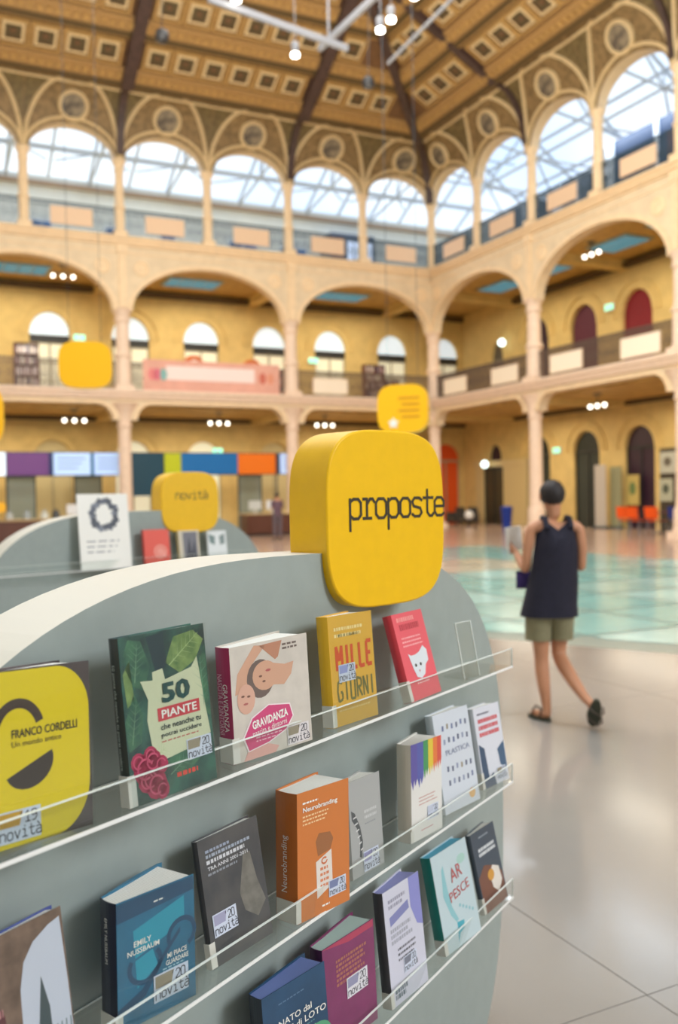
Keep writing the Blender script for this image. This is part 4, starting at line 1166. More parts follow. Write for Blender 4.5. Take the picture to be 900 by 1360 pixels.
w, h, t = .124, .180, .022
r = book('silver', B1(-.020, .098, .096, -.01, -.05, 1), w, h, t, S(166, 168, 168), 'light grey book with a dark curved strip, tucked behind the orange paperback', S(150, 152, 150), has_label=False, tf=0.044)
poly(r, [(.05, .70), (.16, .66), (.30, .5), (.36, .34), (.30, .18), (.24, .2), (.28, .36), (.2, .5), (.06, .6)], flat(S(74, 80, 84)), w, h, 1)
for i in range(6): poly(r, [(.10 + i * .035, .62 - i * .07), (.2 + i * .03, .63 - i * .07), (.2 + i * .03, .615 - i * .07), (.1 + i * .035, .605 - i * .07)], flat(S(210, 212, 212)), w, h, 2)
lines(r, .45, .85, .62, .06, 2, flat(S(196, 198, 198)), w, h, .03, 1); lines(r, .45, .8, .5, .04, 1, flat(S(140, 144, 148)), w, h, .014, 1)
sticker(r, w, h, .34 * w, .02 * h, .06, "'20", S(150, 150, 190))

w, h, t = .136, .204, .034
r = book('rainbow', B1(.21, .105, .031, .049, -.03, 1), w, h, t, S(226, 224, 220), 'white book with a dripping rainbow stripe at the top of its cover', S(206, 198, 184), .12, tf=0.062)
cs = [S(92, 84, 160), S(84, 92, 168), S(64, 148, 92), S(222, 196, 60), S(226, 120, 60), S(214, 80, 66)]
xs = [0, .2, .40, .56, .72, .86, 1.0]
for i in range(6):
    a, b = xs[i], xs[i + 1]; z = .58 if i < 2 else .62 + .015 * i
    poly(r, [(a, 1), (b, 1), (b, z + .06), ((a + b) / 2 + .03, z - .02), ((a + b) / 2, z + .05), ((a + b) / 2 - .04, z - .05), (a, z + .05)], flat(cs[i]), w, h, 1)
lines(r, .24, .86, .42, .035, 3, flat(S(190, 120, 110)), w, h, .01, 1, 5); lines(r, .3, .7, .08, .03, 1, flat(S(200, 120, 120)), w, h, .01, 1)
sticker(r, w, h, .5 * w, .16 * h, .048, "'20", S(190, 196, 214))

w, h, t = .149, .227, .022
r = book('plastica', B1(.412, .090, .15, .16, .027, 1), w, h, t, S(208, 214, 224), 'white-blue book covered in small scattered letters, behind the rainbow book', S(196, 206, 214), has_label=False, tf=0.04)
rnd = random.Random(4)
for i in range(5):
    for j in range(6):
        if i == 2: continue
        x = .2 + j * .13; z = .82 - i * .14 + rnd.uniform(-.01, .01)
        poly(r, [(x, z), (x + .05, z), (x + .06, z + .05), (x + .01, z + .055)], flat(rnd.choice([S(110, 122, 160), S(140, 150, 178), S(96, 104, 130), S(150, 140, 120)])), w, h, 1)
text(r, 'PLASTICA', .22 * w, .90 * w, .59 * h, .055 * h, flat(S(140, 150, 176)))
poly(r, circ(.8, .1, .09, .05), flat(S(226, 180, 120)), w, h, 1)

w, h, t = .141, .201, .022
r = book('redtxt', B1(.641, .090, .175, .087, -.021, 1), w, h, t, S(214, 216, 226), 'white book with red title lines over a navy shape, last on the second shelf', S(190, 196, 204), .2, tf=0.04)
lines(r, .12, .9, .80, .085, 3, flat(S(212, 70, 80)), w, h, .05, 2, 21)
lines(r, .12, .6, .90, .04, 1, flat(S(90, 90, 110)), w, h, .022, 2)
poly(r, [(.03, .0), (.03, .55), (.22, .48), (.26, .12), (.44, .16), (.5, .0)], flat(S(52, 78, 108)), w, h, 1)
poly(r, [(.70, .42), (.98, .5), (.98, .14), (.74, .22)], flat(S(60, 92, 124)), w, h, 1)
sticker(r, w, h, .55 * w, .04 * h, .05, "'20")

# --- third shelf
w, h, t = .150, .190, .032
r = book('lotus', B1(-.27, .085, .03, .2, .07, 2), w, h, t, S(34, 70, 104), 'dark blue book with a green lotus leaf, first from the left on the third shelf', S(24, 34, 50), pagecol=S(112, 130, 190), mt=mat('night_blue_print', S(34, 72, 106), .4, var=.15, vscale=14, coat=.3), tf=0.05)
text(r, 'NATO dal', .22 * w, .74 * w, .69 * h, .06 * h, W_, bold=.01)
text(r, 'FIORE di LOTO', .10 * w, .97 * w, .60 * h, .062 * h, W_, bold=.01)
lines(r, .24, .66, .86, .03, 1, flat(S(90, 120, 150)), w, h, .012, 2)
lines(r, .3, .8, .53, .03, 1, flat(S(90, 140, 150)), w, h, .012, 2)
poly(r, circ(.80, .36, .24, .13), flat(S(86, 160, 120)), w, h, 2); poly(r, [(.72, .46), (.78, .50), (.8, .42)], flat(S(140, 196, 150)), w, h, 3)

w, h, t = .152, .197, .030
r = book('purple', B1(-.092, .085, .02, .145, .05, 2), w, h, t, S(126, 48, 98), 'plum purple hardback with gilt lettering on the third shelf', S(72, 26, 62), has_label=False, pagecol=S(176, 196, 190), mt=mat('plum_print', S(128, 48, 98), .35, var=.06, vscale=30, coat=.5), tf=0.052)
lines(r, .24, .84, .80, .045, 6, flat(S(176, 112, 92)), w, h, .026, 2, 31)
poly(r, [(.0, .995), (.99, .995), (.99, .93), (.5, .93)], flat(S(178, 62, 92)), w, h, 1)
sticker(r, w, h, .42 * w, .40 * h, .062, "'20", S(150, 150, 180), col=S(226, 224, 232))

w, h, t = .140, .228, .024
r = book('violet', B1(.112, .112, .103, .075, .016, 2), w, h, t, S(206, 206, 222), 'white book with a lilac corner band and grey title blocks on the third shelf', S(62, 60, 66), .14, pagecol=S(150, 152, 206), tf=0.044)
poly(r, [(.70, 1), (1, 1), (1, .52), (.84, .56), (.70, .74)], flat(S(138, 140, 204)), w, h, 1)
poly(r, [(.12, .76), (.64, .82), (.66, .74), (.13, .68)], flat(S(128, 132, 184)), w, h, 1)
lines(r, .12, .6, .88, .05, 2, flat(S(150, 150, 170)), w, h, .03, 1); lines(r, .12, .7, .62, .05, 3, flat(S(164, 166, 180)), w, h, .032, 1, 3)
lines(r, .26, .8, .44, .045, 3, flat(S(84, 84, 96)), w, h, .02, 1, 7)
lines(r, .1, .44, .10, .05, 2, flat(S(84, 104, 116)), w, h, .04, 1)
sticker(r, w, h, .38 * w, .22 * h, .05, "'20", S(120, 124, 140))

w, h, t = .150, .218, .028
r = book('fish', B1(.368, .112, .17, .147, .06, 2), w, h, t, S(190, 208, 214), 'pale aqua book with a drawn fish, red letters and teal spine on the third shelf', S(14, 122, 112), has_label=True, label_h=.16, pagecol=S(96, 180, 210), tf=0.036)
poly(r, [(.16, .56), (.22, .82), (.28, .86), (.30, .6), (.34, .42), (.46, .26), (.40, .24), (.28, .34)], flat(S(140, 192, 200)), w, h, 1)
poly(r, [(.40, .24), (.60, .22), (.56, .14), (.44, .12), (.36, .04), (.40, .18)], flat(S(70, 166, 184)), w, h, 1)
poly(r, circ(.78, .82, .12, .05), flat(S(168, 204, 196)), w, h, 1)
for x in range(5): poly(r, circ(.55 + .08 * x, .38 - .03 * x, .03, .02, k=8), flat(S(140, 190, 200)), w, h, 1)
text(r, 'AR', .42 * w, .74 * w, .72 * h, .14 * h, flat(S(190, 88, 88)), rot=.12)
text(r, 'PESCE', .32 * w, .88 * w, .53 * h, .10 * h, flat(S(190, 88, 88)), rot=.12)

w, h, t = .133, .193, .014
r = book('dark', B1(.611, .105, .222, .06, .009, 2), w, h, t, S(58, 72, 88), 'slate blue book with white title and brown food photo, last on third shelf', S(50, 60, 70), .2, tf=0.03)
lines(r, .2, .9, .74, .06, 2, flat(S(224, 228, 232)), w, h, .04, 2, 8); lines(r, .3, .7, .9, .03, 1, flat(S(150, 160, 170)), w, h, .02, 2)
poly(r, [(.04, .0), (.02, .44), (.3, .56), (.62, .50), (.96, .36), (.98, .0)], flat(S(116, 72, 58)), w, h, 1)
poly(r, [(.5, .24), (.46, .42), (.62, .5), (.86, .44), (.9, .26), (.7, .14)], flat(S(222, 214, 206)), w, h, 2)
poly(r, circ(.5, .4, .13, .07), flat(S(206, 148, 62)), w, h, 3)

# --- things on the stand behind
def B2(s, q, al, be, z): return S2 @ T3(s, -q, z) @ RZ(-be) @ RX(-al)
# large white leaflet with a wreath
r = empty('leaflet', B2(-.44, .10, .12, .12, VF + .001), 'tall white leaflet with a grey wreath, leaning on the left of the rear display stand', 'leaflet')
m = MB(); m.box(0, .30, 0, .006, 0, .42); m.build('sheet', W_, r)
rnd = random.Random(3)
for i in range(34):
    a = 2 * PI * i / 34; R_ = .072 + rnd.uniform(-.01, .012)
    cx, cz = .15 + R_ * math.cos(a), .30 + R_ * math.sin(a)
    poly(r, [(cx + .02 * math.cos(a + d) * rnd.uniform(.8, 1.3), cz + .02 * math.sin(a + d) * rnd.uniform(.8, 1.2)) for d in (0, 1.6, 3.14, 4.7)], flat(rnd.choice([S(86, 92, 108), S(120, 126, 140), S(66, 72, 84)])), 1, 1, 1 + i % 5, 'wreath_leaf')
lines(r, .04, .24, .15, .03, 3, flat(S(150, 150, 156)), 1, 1, .008, 1)
book('r2', B2(-.03, .10, .12, .12, VF + .001), .165, .205, .03, S(224, 82, 66), 'red book with a pale round emblem on the rear display stand', S(200, 62, 50), has_label=False)
poly(BOOKS['r2'][0], circ(.62, .36, .26, .2), flat(S(236, 150, 136)), .165, .205, 1); poly(BOOKS['r2'][0], arcband(.62, .36, .2, .15, .05, 0, 300, .7), flat(S(226, 110, 96)), .165, .205, 2)
book('g2', B2(.215, .10, .12, .1, VF + .001), .14, .19, .03, S(206, 196, 176), 'cream book with a dark grey photograph on the rear display stand', S(214, 190, 130), has_label=False)
poly(BOOKS['g2'][0], [(.2, .1), (.9, .1), (.9, .95), (.2, .95)], flat(S(112, 112, 122)), .14, .19, 1); poly(BOOKS['g2'][0], [(.3, .1), (.5, .8), (.6, .3), (.75, .7), (.85, .1)], flat(S(64, 66, 78)), .14, .19, 2)
book('w2', B2(.43, .10, .12, .1, VF + .001), .135, .18, .02, S(226, 230, 232), 'white book with grey-green leaf shapes on the rear display stand', has_label=False)
poly(BOOKS['w2'][0], [(.05, .9), (.4, .8), (.35, .5), (.1, .6)], flat(S(120, 140, 140)), .135, .18, 1); poly(BOOKS['w2'][0], [(.9, .9), (.6, .8), (.65, .5), (.9, .55)], flat(S(130, 146, 146)), .135, .18, 1)

# --- hanging yellow signs
def hanging(M, w, h, label, lettered, zc):
    r = empty('hanging_sign', M, label, 'sign')
    m = MB(); m.prism(squircle(w, h, 3.6, 56), 0, .16); m.build('sign_box', mat('sign_yellow_far', S(250, 186, 8), .4), r)
    for s_ in (-1, 1):
        m = MB(); m.tube([(s_ * w * .3, .08, h * .46), (s_ * w * .3, .08, 17.0 - zc)], .004, 4); m.build('cable', M_iron, r)
    if lettered:
        for i in range(4):
            m = MB(); m.box(-w * .08 + (i % 2) * .05, w * .34, -.004, 0, h * (.2 - .13 * i), h * (.24 - .13 * i)); m.build('text_line', mat('amber_text', S(206, 140, 20), .5), r)
        m = MB(); cx, cz = -w * .18, -h * .30
        P = []
        for i in range(10):
            a = PI / 2 + PI * i / 5; R_ = .085 if i % 2 == 0 else .045; P.append((cx + R_ * math.cos(a), cz + R_ * math.sin(a)))
        m.prism(P, -.006, 0); m.build('white_emblem', W_, r)
    return r
hanging(T3(-3.352, 12, 3.341) @ RZ(math.radians(12)), .69, .62, 'plain yellow rounded sign hanging at the left in front of the first gallery', False, 3.34)
hanging(T3(.944, 13, 2.772) @ RZ(math.radians(-14)), .74, .70, 'yellow rounded sign with white emblem hanging just above the proposte sign', True, 2.77)
hanging(T3(-4.78, 12, 2.70) @ RZ(.3), .6, .78, 'yellow rounded sign cut off by the left edge of the picture', False, 2.70)

# --- panels hung on the balustrades
NUM = ['first', 'second', 'third', 'fourth', 'fifth', 'sixth', 'seventh']
def rail_panel(F_, x, z, w, h, mt, label, grp):
    r = empty('railing_panel', F_ @ T3(x, -.07, z), label, 'panel', grp)
    m = MB(); m.box(-w / 2, w / 2, -.04, 0, 0, h); m.build('panel_board', mt, r)
    m = MB(); m.box(-w / 2 - .02, w / 2 + .02, -.05, 0, -.02, 0); m.box(-w / 2 - .02, w / 2 + .02, -.05, 0, h, h + .02); m.box(-w / 2 - .02, -w / 2, -.05, 0, 0, h); m.box(w / 2, w / 2 + .02, -.05, 0, 0, h); m.build('panel_frame', M_panelP, r)
for i, x in enumerate((1.65, 5.25, 8.7, 12.3, 15.86)):
    rail_panel(FA, -x, 11.90, 1.50, .62, M_panelP, 'peach panel on the top railing of the back wall, %s left of the corner' % NUM[i], 'panels on the top railing')
for i, x in enumerate((1.94, 5.42, 9.05, 12.8, 16.4)):
    rail_panel(FB, x, 11.92, 1.55, .56, M_panelP, 'peach panel on the top railing of the right wall, %s from the corner' % NUM[i], 'panels on the top railing')
for i, x in enumerate((1.88, 5.45, 9.15, 12.8)):
    rail_panel(FB, x, 5.92, 1.72, .64, M_panelW, 'white panel on the first-gallery railing of the right wall, %s from the corner' % NUM[i], 'panels on the first-gallery railing')
rail_panel(FA, -5.25, 5.92, 1.6, .62, M_panelW, 'white blank panel on the first-gallery railing of the back wall, right of the pink banner', 'panels on the first-gallery railing')
r = empty('banner', FA @ T3(-10.45, -.07, 5.80), 'long pink banner with white band and coloured shapes on the first-gallery railing', 'banner')
m = MB(); m.box(-2.85, 2.85, -.05, 0, 0, 1.2); m.build('banner_cloth', mat('pink_cloth', S(226, 170, 152), .8, var=.06, vscale=2), r)
m = MB(); m.box(-1.95, 1.75, -.06, -.05, .42, .98); m.build('white_band', mat('banner_white', S(244, 226, 220), .8), r)
for x, c_ in ((-2.5, S(230, 130, 130)), (-2.05, S(130, 180, 176)), (-2.3, S(220, 110, 130)), (2.1, S(206, 110, 90)), (2.45, S(224, 150, 120))):
    m = MB(); m.prism(circ(x, .62, .15, .24, k=10), -.065, -.05); m.build('banner_shape', flat(c_), r)

# --- emergency exit lamps and cameras
def exit_sign(F_, x, y, z, label, c_=S(120, 220, 190)):
    r = empty('exit_sign', F_ @ T3(x, y, z), label, 'exit sign')
    m = MB(); m.box(-.24, .24, 0, .08, 0, .26); m.build('sign_housing', M_white, r)
    m = MB(); m.box(-.22, .22, -.01, 0, .02, .24); m.build('sign_face', mat('exit_glow', S(90, 210, 170), .4, emis=(.25, .85, .62), es=1.6), r)
    m = MB(); m.prism([(-.12, .08), (.0, .08), (.0, .04), (.12, .13), (.0, .22), (.0, .18), (-.12, .18)], -.016, -.01); m.build('arrow', M_white, r)
exit_sign(FB, 3.07, 4.4, 3.25, 'green exit sign high on the ground-floor wall behind the woman')
exit_sign(FA, -14.9, 4.4, 8.35, 'green exit sign in the first gallery above the left hanging sign')
exit_sign(FA, -13.9, 5.7, 12.9, 'green exit sign in the top loggia at the left')
exit_sign(FA, -4.0, 4.4, 7.9, 'green exit sign in the first gallery right of the middle column')
exit_sign(FB, 6.6, 4.3, 8.9, 'green exit sign in the first gallery left of the tall right column')
exit_sign(FA, -8.9, 4.3, 3.55, 'green exit sign above the blue display board')
r = empty('wall_lamp', FB @ T3(-1.67, 3.95, 2.95), 'round glowing white lamp above the dark corner door', 'lamp')
m = MB(); m.box(-.1, .1, 0, .05, -.1, .1); m.build('lamp_base', M_white, r); m = MB(); m.ball((0, -.08, 0), .17, 12); m.build('lamp_globe', mat('soft_glow', (1, 1, 1), .4, emis=(.8, 1, .95), es=3.5), r, None, True)
r = empty('wall_lamp', FB @ T3(-.6, 4.3, 8.75), 'round glowing white lamp in the first gallery above the grey door', 'lamp')
m = MB(); m.box(-.1, .1, 0, .1, -.1, .1); m.build('lamp_base', M_white, r); m = MB(); m.ball((0, -.08, 0), .17, 12); m.build('lamp_globe', MATS['soft_glow'], r, None, True)

# --- clusters of bulbs under the gallery vaults
def cluster(M, label, n=3, drop=.35):
    r = empty('ceiling_lamp', M, label, 'lamp')
    m = MB(); m.lathe([(.16, -.04), (.16, 0)], 0, 0, 12); m.tube([(0, 0, -.04), (0, 0, -drop)], .02, 6); m.box(-.45, .45, -.03, .03, -drop - .03, -drop); m.build('lamp_bracket', M_iron, r)
    for i in range(n):
        x = -.38 + .76 * i / max(1, n - 1)
        m = MB(); m.ball((x, 0, -drop - .10), .075, 10); m.build('bulb', M_bulb, r, None, True)
for F_, x, z, lb in ((FA, -15.7, 5.12, 'cluster of bulbs under the ground-floor vault above the purple board'), (FA, -9.8, 5.12, 'cluster of bulbs under the ground-floor vault above the blue board'), (FB, 9.2, 5.12, 'cluster of bulbs under the ground-floor vault right of the tall column'),
                     (FB, 9.0, 10.72, 'cluster of bulbs beside the skylight of the right first gallery'), (FA, -16.0, 10.72, 'cluster of bulbs beside the left skylight of the back first gallery'), (FA, -4.9, 5.12, 'cluster of bulbs under the ground-floor vault near the corner')):
    cluster(F_ @ T3(x, 1.3, z), lb)

# --- suspended lighting trusses under the ceiling
def beam_between(mb, p, q, w, h):
    d = (q - p); L = d.length
    T = Matrix.Translation(p) @ d.to_track_quat('X', 'Z').to_matrix().to_4x4()
    mb.box(0, L, -w / 2, w / 2, -h / 2, h / 2, T=T)
M_grey = mat('rig_grey', S(120, 122, 128), .5)
V = Vector
trs = [((-2.9, 21.7, 13.5), (.45, 24.2, 13.5), 'grey lighting rail crossing the ceiling at the top centre'), ((-.3, 25.1, 13.95), (1.5, 21.9, 13.95), 'grey lighting rail running to the upper right of the first rail'), ((1.1, 22.4, 13.7), (3.3, 20.2, 13.7), 'short pale rail leaving the top edge of the picture')]
for i, (p, q, lb) in enumerate(trs[:2]):
    p, q = V(p), V(q)
    r = empty('lighting_rail', T3(*p), lb, 'lighting rail')
    m = MB(); beam_between(m, V((0, 0, 0)), q - p, .10, .16); m.build('rail_beam', M_grey, r)
    for f_ in (.15, .85):
        c_ = (q - p) * f_
        m = MB(); m.tube([c_ + V((0, 0, .1)), c_ + V((0, 0, 5.4))], .02, 5); m.build('hanger', M_grey, r)
p, q = V((1.59, 25.07, 13.5)), V((3.1, 21.6, 13.5))
r = empty('light_rod', T3(*p), 'thin pale rod slanting across the ceiling coffers near the hip', 'rod'); m = MB(); m.tube([(0, 0, 0), q - p], .05, 8); m.build('rod', M_grey, r)
m = MB(); m.tube([q - p + V((0, 0, .04)), q - p + V((0, 0, 5.2))], .01, 4); m.build('hanger', M_grey, r)
SP = [((-.95, 24.3, 13.32), 'spotlight hanging below the middle of the lighting rail'), ((-2.25, 21.9, 13.5), 'spotlight at the left end of the lighting rail, cut by the top edge'), ((1.30, 23.45, 13.5), 'lower spotlight of the pair right of the rail'), ((1.55, 22.95, 13.5), 'upper spotlight of the pair right of the rail'), ((2.05, 21.9, 13.5), 'spotlight right of the pair at the top edge')]
for p, lb in SP:
    r = empty('spotlight', T3(*p), lb, 'spotlight')
    m = MB(); m.lathe([(.08, .10), (.095, .12), (.10, .38), (.07, .42)], 0, 0, 14); m.build('lamp_can', M_grey, r, None, True)
    m = MB(); m.lathe([(.105, .04), (.10, .115), (.05, .12)], 0, 0, 14); m.build('lamp_face', M_lamp, r, None, True)
    m = MB(); m.tube([(0, 0, .5), (0, 0, 20.0 - p[2] - .1 * (25 - p[1]))], .012, 5); m.build('hanger', M_grey, r)
for p, lb in (((-4.35, 23.39, 13.5), 'small dark lamp hanging before the left coffers'), ((1.08, 26.23, 13.5), 'small dark lamp hanging before the coffers left of the hip rib')):
    r = empty('pendant_lamp', T3(*p), lb, 'lamp'); m = MB(); m.lathe([(.03, .2), (.16, .12), (.19, -.02), (.14, -.14), (.04, -.18)], 0, 0, 12); m.build('lamp_body', M_black, r, None, True)
    m = MB(); m.tube([(0, 0, .2), (.15, -.1, 5.0)], .015, 4); m.build('cable', M_black, r)

# --- reception: counter and the row of display boards above it
r = empty('board_row', FA @ T3(-12.65, .75, 2.52), 'row of lit and coloured display boards over the reception counter', 'display')
CB = [(-18.9, -18.33, S(225, 238, 252), .8), (-18.28, -16.79, S(118, 62, 140), 0), (-16.77, -16.62, S(20, 42, 110), 0), (-16.60, -15.22, S(176, 204, 240), .55), (-15.20, -15.10, S(20, 110, 160), 0), (-15.08, -13.75, S(170, 198, 240), .55), (-12.30, -11.62, S(196, 206, 20), 0), (-11.60, -9.20, S(10, 112, 184), 0), (-9.18, -7.50, S(244, 122, 4), 0), (-7.48, -7.30, S(36, 60, 80), 0), (-7.28, -6.70, S(176, 200, 240), .55)]
for x0, x1, c_, e_ in CB:
    m = MB(); m.box(x0 + 12.65, x1 + 12.65, 0, .12, 0, .86)
    k = 'board_%d' % int(-x0 * 100)
    m.build('board', mat(k, c_, .4, emis=c_ if e_ else None, es=e_), r)
    if e_:
        q = MB()
        for i in range(3): q.box(x0 + 12.65 + .15, x0 + 12.65 + (x1 - x0) * (.85 - .1 * i), -.01, 0, .62 - i * .18, .66 - i * .18)
        q.build('text_line', flat(S(120, 140, 180)), r)
m = MB(); m.box(-13.7 + 12.65, -12.35 + 12.65, 0, .12, -.85, .86); m.build('dark_board', mat('petrol_board', S(10, 66, 86), .4), r)
m = MB(); m.box(-19 + 12.65, -6.65 + 12.65, .12, .2, -.03, .9); m.build('board_rail', M_iron, r)
for x in (-13.72, -12.3, -7.4, -18.3):
    m = MB(); m.tube([(x + 12.65, .16, -2.52), (x + 12.65, .16, .9)], .035, 6); m.build('post', M_iron, r)
M_cbrown = mat('counter_brown', S(92, 52, 36), .4, var=.08, vscale=4); M_ctop = mat('counter_top', S(196, 168, 118), .35)
def counter(x0, x1, y, lb):
    r = empty('reception_counter', FA @ T3((x0 + x1) / 2, y, 0), lb, 'counter'); L = (x1 - x0) / 2
    m = MB(); m.box(-L, L, 0, .7, .08, .84); m.build('counter_body', M_cbrown, r)
    m = MB(); m.box(-L - .05, L + .05, -.06, .76, .84, .90); m.build('counter_top', M_ctop, r)
    m = MB(); m.box(-L + .05, L - .05, .05, .65, 0, .08); m.build('kick_plate', M_black, r)
    n = max(2, int(2 * L / 1.2))
    for i in range(n):
        m = MB(); m.box(-L + .04 + i * 2 * L / n, -L - .04 + (i + 1) * 2 * L / n, -.02, 0, .14, .78); m.build('front_panel', M_cbrown, r)
counter(-19.6, -15.4, -1.2, 'brown reception counter at the far left below the purple board')
counter(-9.6, -7.6, -1.3, 'brown reception counter between the rear display stand and the proposte sign')
def box_thing(name, M, dims, mt, lb, cat, grp=None, extra=None):
    r = empty(name, M, lb, cat, grp); w, d, h = dims
    m = MB(); m.box(-w / 2, w / 2, -d / 2, d / 2, 0, h); m.build('body', mt, r)
    if extra: extra(r)
    return r
# things on the left counter: monitor, stationery trays, lamp, yellow notice
def monitor(M, lb, c_=S(226, 228, 230)):
    r = empty('monitor', M, lb, 'monitor'); m = MB(); m.box(-.12, .12, -.08, .08, 0, .015); m.tube([(0, 0, .015), (0, 0, .2)], .02, 6); m.build('foot', M_white, r)
    m = MB(); m.box(-.27, .27, -.02, .02, .14, .5); m.build('casing', flat(c_), r); m = MB(); m.box(-.25, .25, .02, .024, .16, .48); m.build('screen', K_, r)
monitor(FA @ T3(-16.15, -.9, .90), 'white monitor seen from behind beside the seated clerk')
monitor(FA @ T3(-8.35, -.95, .90), 'white monitor seen from behind on the counter beside the standing visitor')
monitor(FA @ T3(-9.1, -.95, .90), 'smaller-looking white monitor at the left end of the middle counter', S(200, 204, 200))
for i, (x, c_, lb) in enumerate(((-18.4, S(178, 182, 178), 'grey paper tray on the far-left counter'), (-17.8, S(150, 160, 160), 'blue-grey box on the far-left counter'), (-17.2, S(210, 214, 206), 'pale cup of pens on the far-left counter'), (-16.8, S(60, 62, 60), 'dark telephone on the far-left counter'))):
    r = empty('desk_item', FA @ T3(x, -.9, .90), lb, 'desk item'); m = MB(); m.lathe([(.14, 0), (.15, .02), (.13, .2 + .05 * (i % 2)), (.11, .22 + .05 * (i % 2))], 0, 0, 10); m.build('body', flat(c_), r)
    m = MB(); m.box(-.05, .05, -.03, .03, .2, .34); m.build('upright', flat(tuple(v * .7 for v in c_)), r)
r = empty('hanging_notice', FA @ T3(-19.0, -1.9, 1.35), 'small yellow notice at the far left above the counter', 'notice'); m = MB(); m.prism(squircle(.8, .36, 4, 24), 0, .05); m.build('notice_board', mat('sign_yellow_far', S(250, 186, 8), .4), r)
m = MB(); m.tube([(0, .1, -1.35), (0, .1, .1)], .03, 6); m.build('pole', M_iron, r)
box_thing('white_box', FA @ T3(-12.9, -3.0, 0), (1.4, .8, 1.28), M_white, 'white low cabinet behind the rear display stand', 'cabinet', None, lambda r: MB() and (lambda m: (m.box(-.66, .66, -.42, -.40, .1, 1.2), m.build('door', M_rim, r)))(MB()))
# slender dark columns of shelving/lifts behind reception
for i, x in enumerate((-17.6, -15.0, -8.0)):
    r = empty('glass_partition', FA @ T3(x, 2.6, 0), ('grey glass partition behind the far-left counter', 'grey glass partition behind the seated clerk', 'grey glass partition behind the standing visitor')[i], 'partition')
    m = MB(); m.box(-.5, .5, 0, .05, .05, 2.5); m.build('pane', mat('grey_glass', S(150, 158, 140), .2), r); m = MB(); m.box(-.55, -.5, -.02, .07, 0, 2.55); m.box(.5, .55, -.02, .07, 0, 2.55); m.box(-.55, .55, -.02, .07, 2.5, 2.56); m.build('frame', M_iron, r)

# --- first gallery furniture: bookcases and orange boxes
def bookcase(M, w, h, lb, c_=S(110, 66, 40), seed=1):
    r = empty('bookcase', M, lb, 'bookcase'); mt = mat('case_wood_%d' % int(c_[0] * 999), c_, .5)
    m = MB(); m.box(-w / 2, w / 2, .28, .3, 0, h); m.box(-w / 2, -w / 2 + .04, 0, .3, 0, h); m.box(w / 2 - .04, w / 2, 0, .3, 0, h); m.build('carcass', mt, r)
    n = 5; rnd = random.Random(seed)
    for i in range(n + 1):
        m = MB(); m.box(-w / 2 + .04, w / 2 - .04, 0, .28, (h - .03) * i / n, (h - .03) * i / n + .03); m.build('shelf', mt, r)
    for i in range(n):
        m = MB(); x = -w / 2 + .06
        while x < w / 2 - .1:
            t_ = rnd.uniform(.03, .07); m.box(x, x + t_, .06, .26, h * i / n + .03, h * i / n + .03 + h / n * rnd.uniform(.55, .85), rnd.randrange(4)); x += t_ + .003
        o = m.build('book_row', [flat(S(206, 190, 190)), flat(S(120, 50, 60)), flat(S(90, 80, 96)), flat(S(226, 214, 196))], r); o['kind'] = 'stuff'
bookcase(FA @ T3(-17.2, 3.2, 5.74), .95, 2.2, 'tall brown bookcase in the first gallery at the far left edge', seed=2)
bookcase(FA @ T3(-1.8, 2.3, 5.74), 1.1, 1.9, 'bookcase full of pale books in the first gallery near the corner', seed=4)
bookcase(FA @ T3(-.6, 2.9, 5.74), .9, 1.3, 'low bookcase in the first gallery right beside the corner pier', S(90, 60, 44), seed=5)
bookcase(FA @ T3(-6.1, 3.6, 5.74), .8, 1.6, 'orange-brown bookcase just right of the middle column in the first gallery', S(176, 92, 40), seed=6)
def orange_case(x, w, h, lb):
    r = empty('orange_cabinet', FA @ T3(x, 3.0, 5.74), lb, 'cabinet'); mt = mat('orange_case', S(206, 106, 44), .5)
    m = MB(); m.prism([(-w / 2, 0), (w / 2, 0), (w / 2, h * .85), (w * .2, h), (-w * .2, h), (-w / 2, h * .85)], 0, .5); m.build('cabinet_body', mt, r)
    m = MB(); m.box(-.14, .14, -.03, 0, h * .45, h * .9); m.build('white_sheet', W_, r)
orange_case(-10.3, .95, 2.0, 'orange cabinet with a white sheet behind the left part of the pink banner')
orange_case(-7.6, .9, 1.95, 'orange cabinet with a white sheet behind the right end of the pink banner')
# --- posters, panels and furniture along the right-hand ground floor
def poster(M, w, h, mt, spot, lb):
    r = empty('poster', M, lb, 'poster'); m = MB(); m.box(-w / 2, w / 2, 0, .03, 0, h); m.build('sheet', mt, r)
    m = MB(); m.prism(circ(0, h * .55, w * .25, h * .22, k=14), -.005, 0); m.build('print', spot, r)
box_thing('dark_display_wall', FB @ T3(10.6, 4.2, 0), (2.4, .12, 3.1), mat('dark_board', S(62, 54, 40), .5), 'dark display wall carrying framed prints at the right edge', 'display wall', None, None)
poster(FB @ T3(9.85, 4.08, 2.15), .75, .8, flat(S(176, 176, 160)), flat(S(90, 84, 70)), 'upper framed print on the dark display wall at the right edge')
poster(FB @ T3(9.75, 4.08, 1.1), .65, .85, flat(S(170, 172, 150)), flat(S(70, 80, 66)), 'lower framed print on the dark display wall at the right edge')
poster(FB @ T3(10.75, 4.08, 2.15), .7, .8, flat(S(180, 176, 160)), flat(S(110, 90, 70)), 'framed print at the top right of the dark display wall')
poster(FB @ T3(7.75, 4.35, .95), .7, 1.2, flat(S(186, 166, 96)), flat(S(96, 120, 70)), 'yellow and green poster standing before the plum door')
r = empty('banner_stand', FB @ T3(6.40, 3.9, 0), 'tall pale roll-up panel beside the dark arched door', 'panel')
m = MB(); m.box(-.32, .32, 0, .03, .08, 2.6); m.build('panel_sheet', mat('pale_rollup', S(190, 182, 170), .6), r); m = MB(); m.box(-.36, .36, -.1, .12, 0, .08); m.build('panel_foot', M_iron, r)
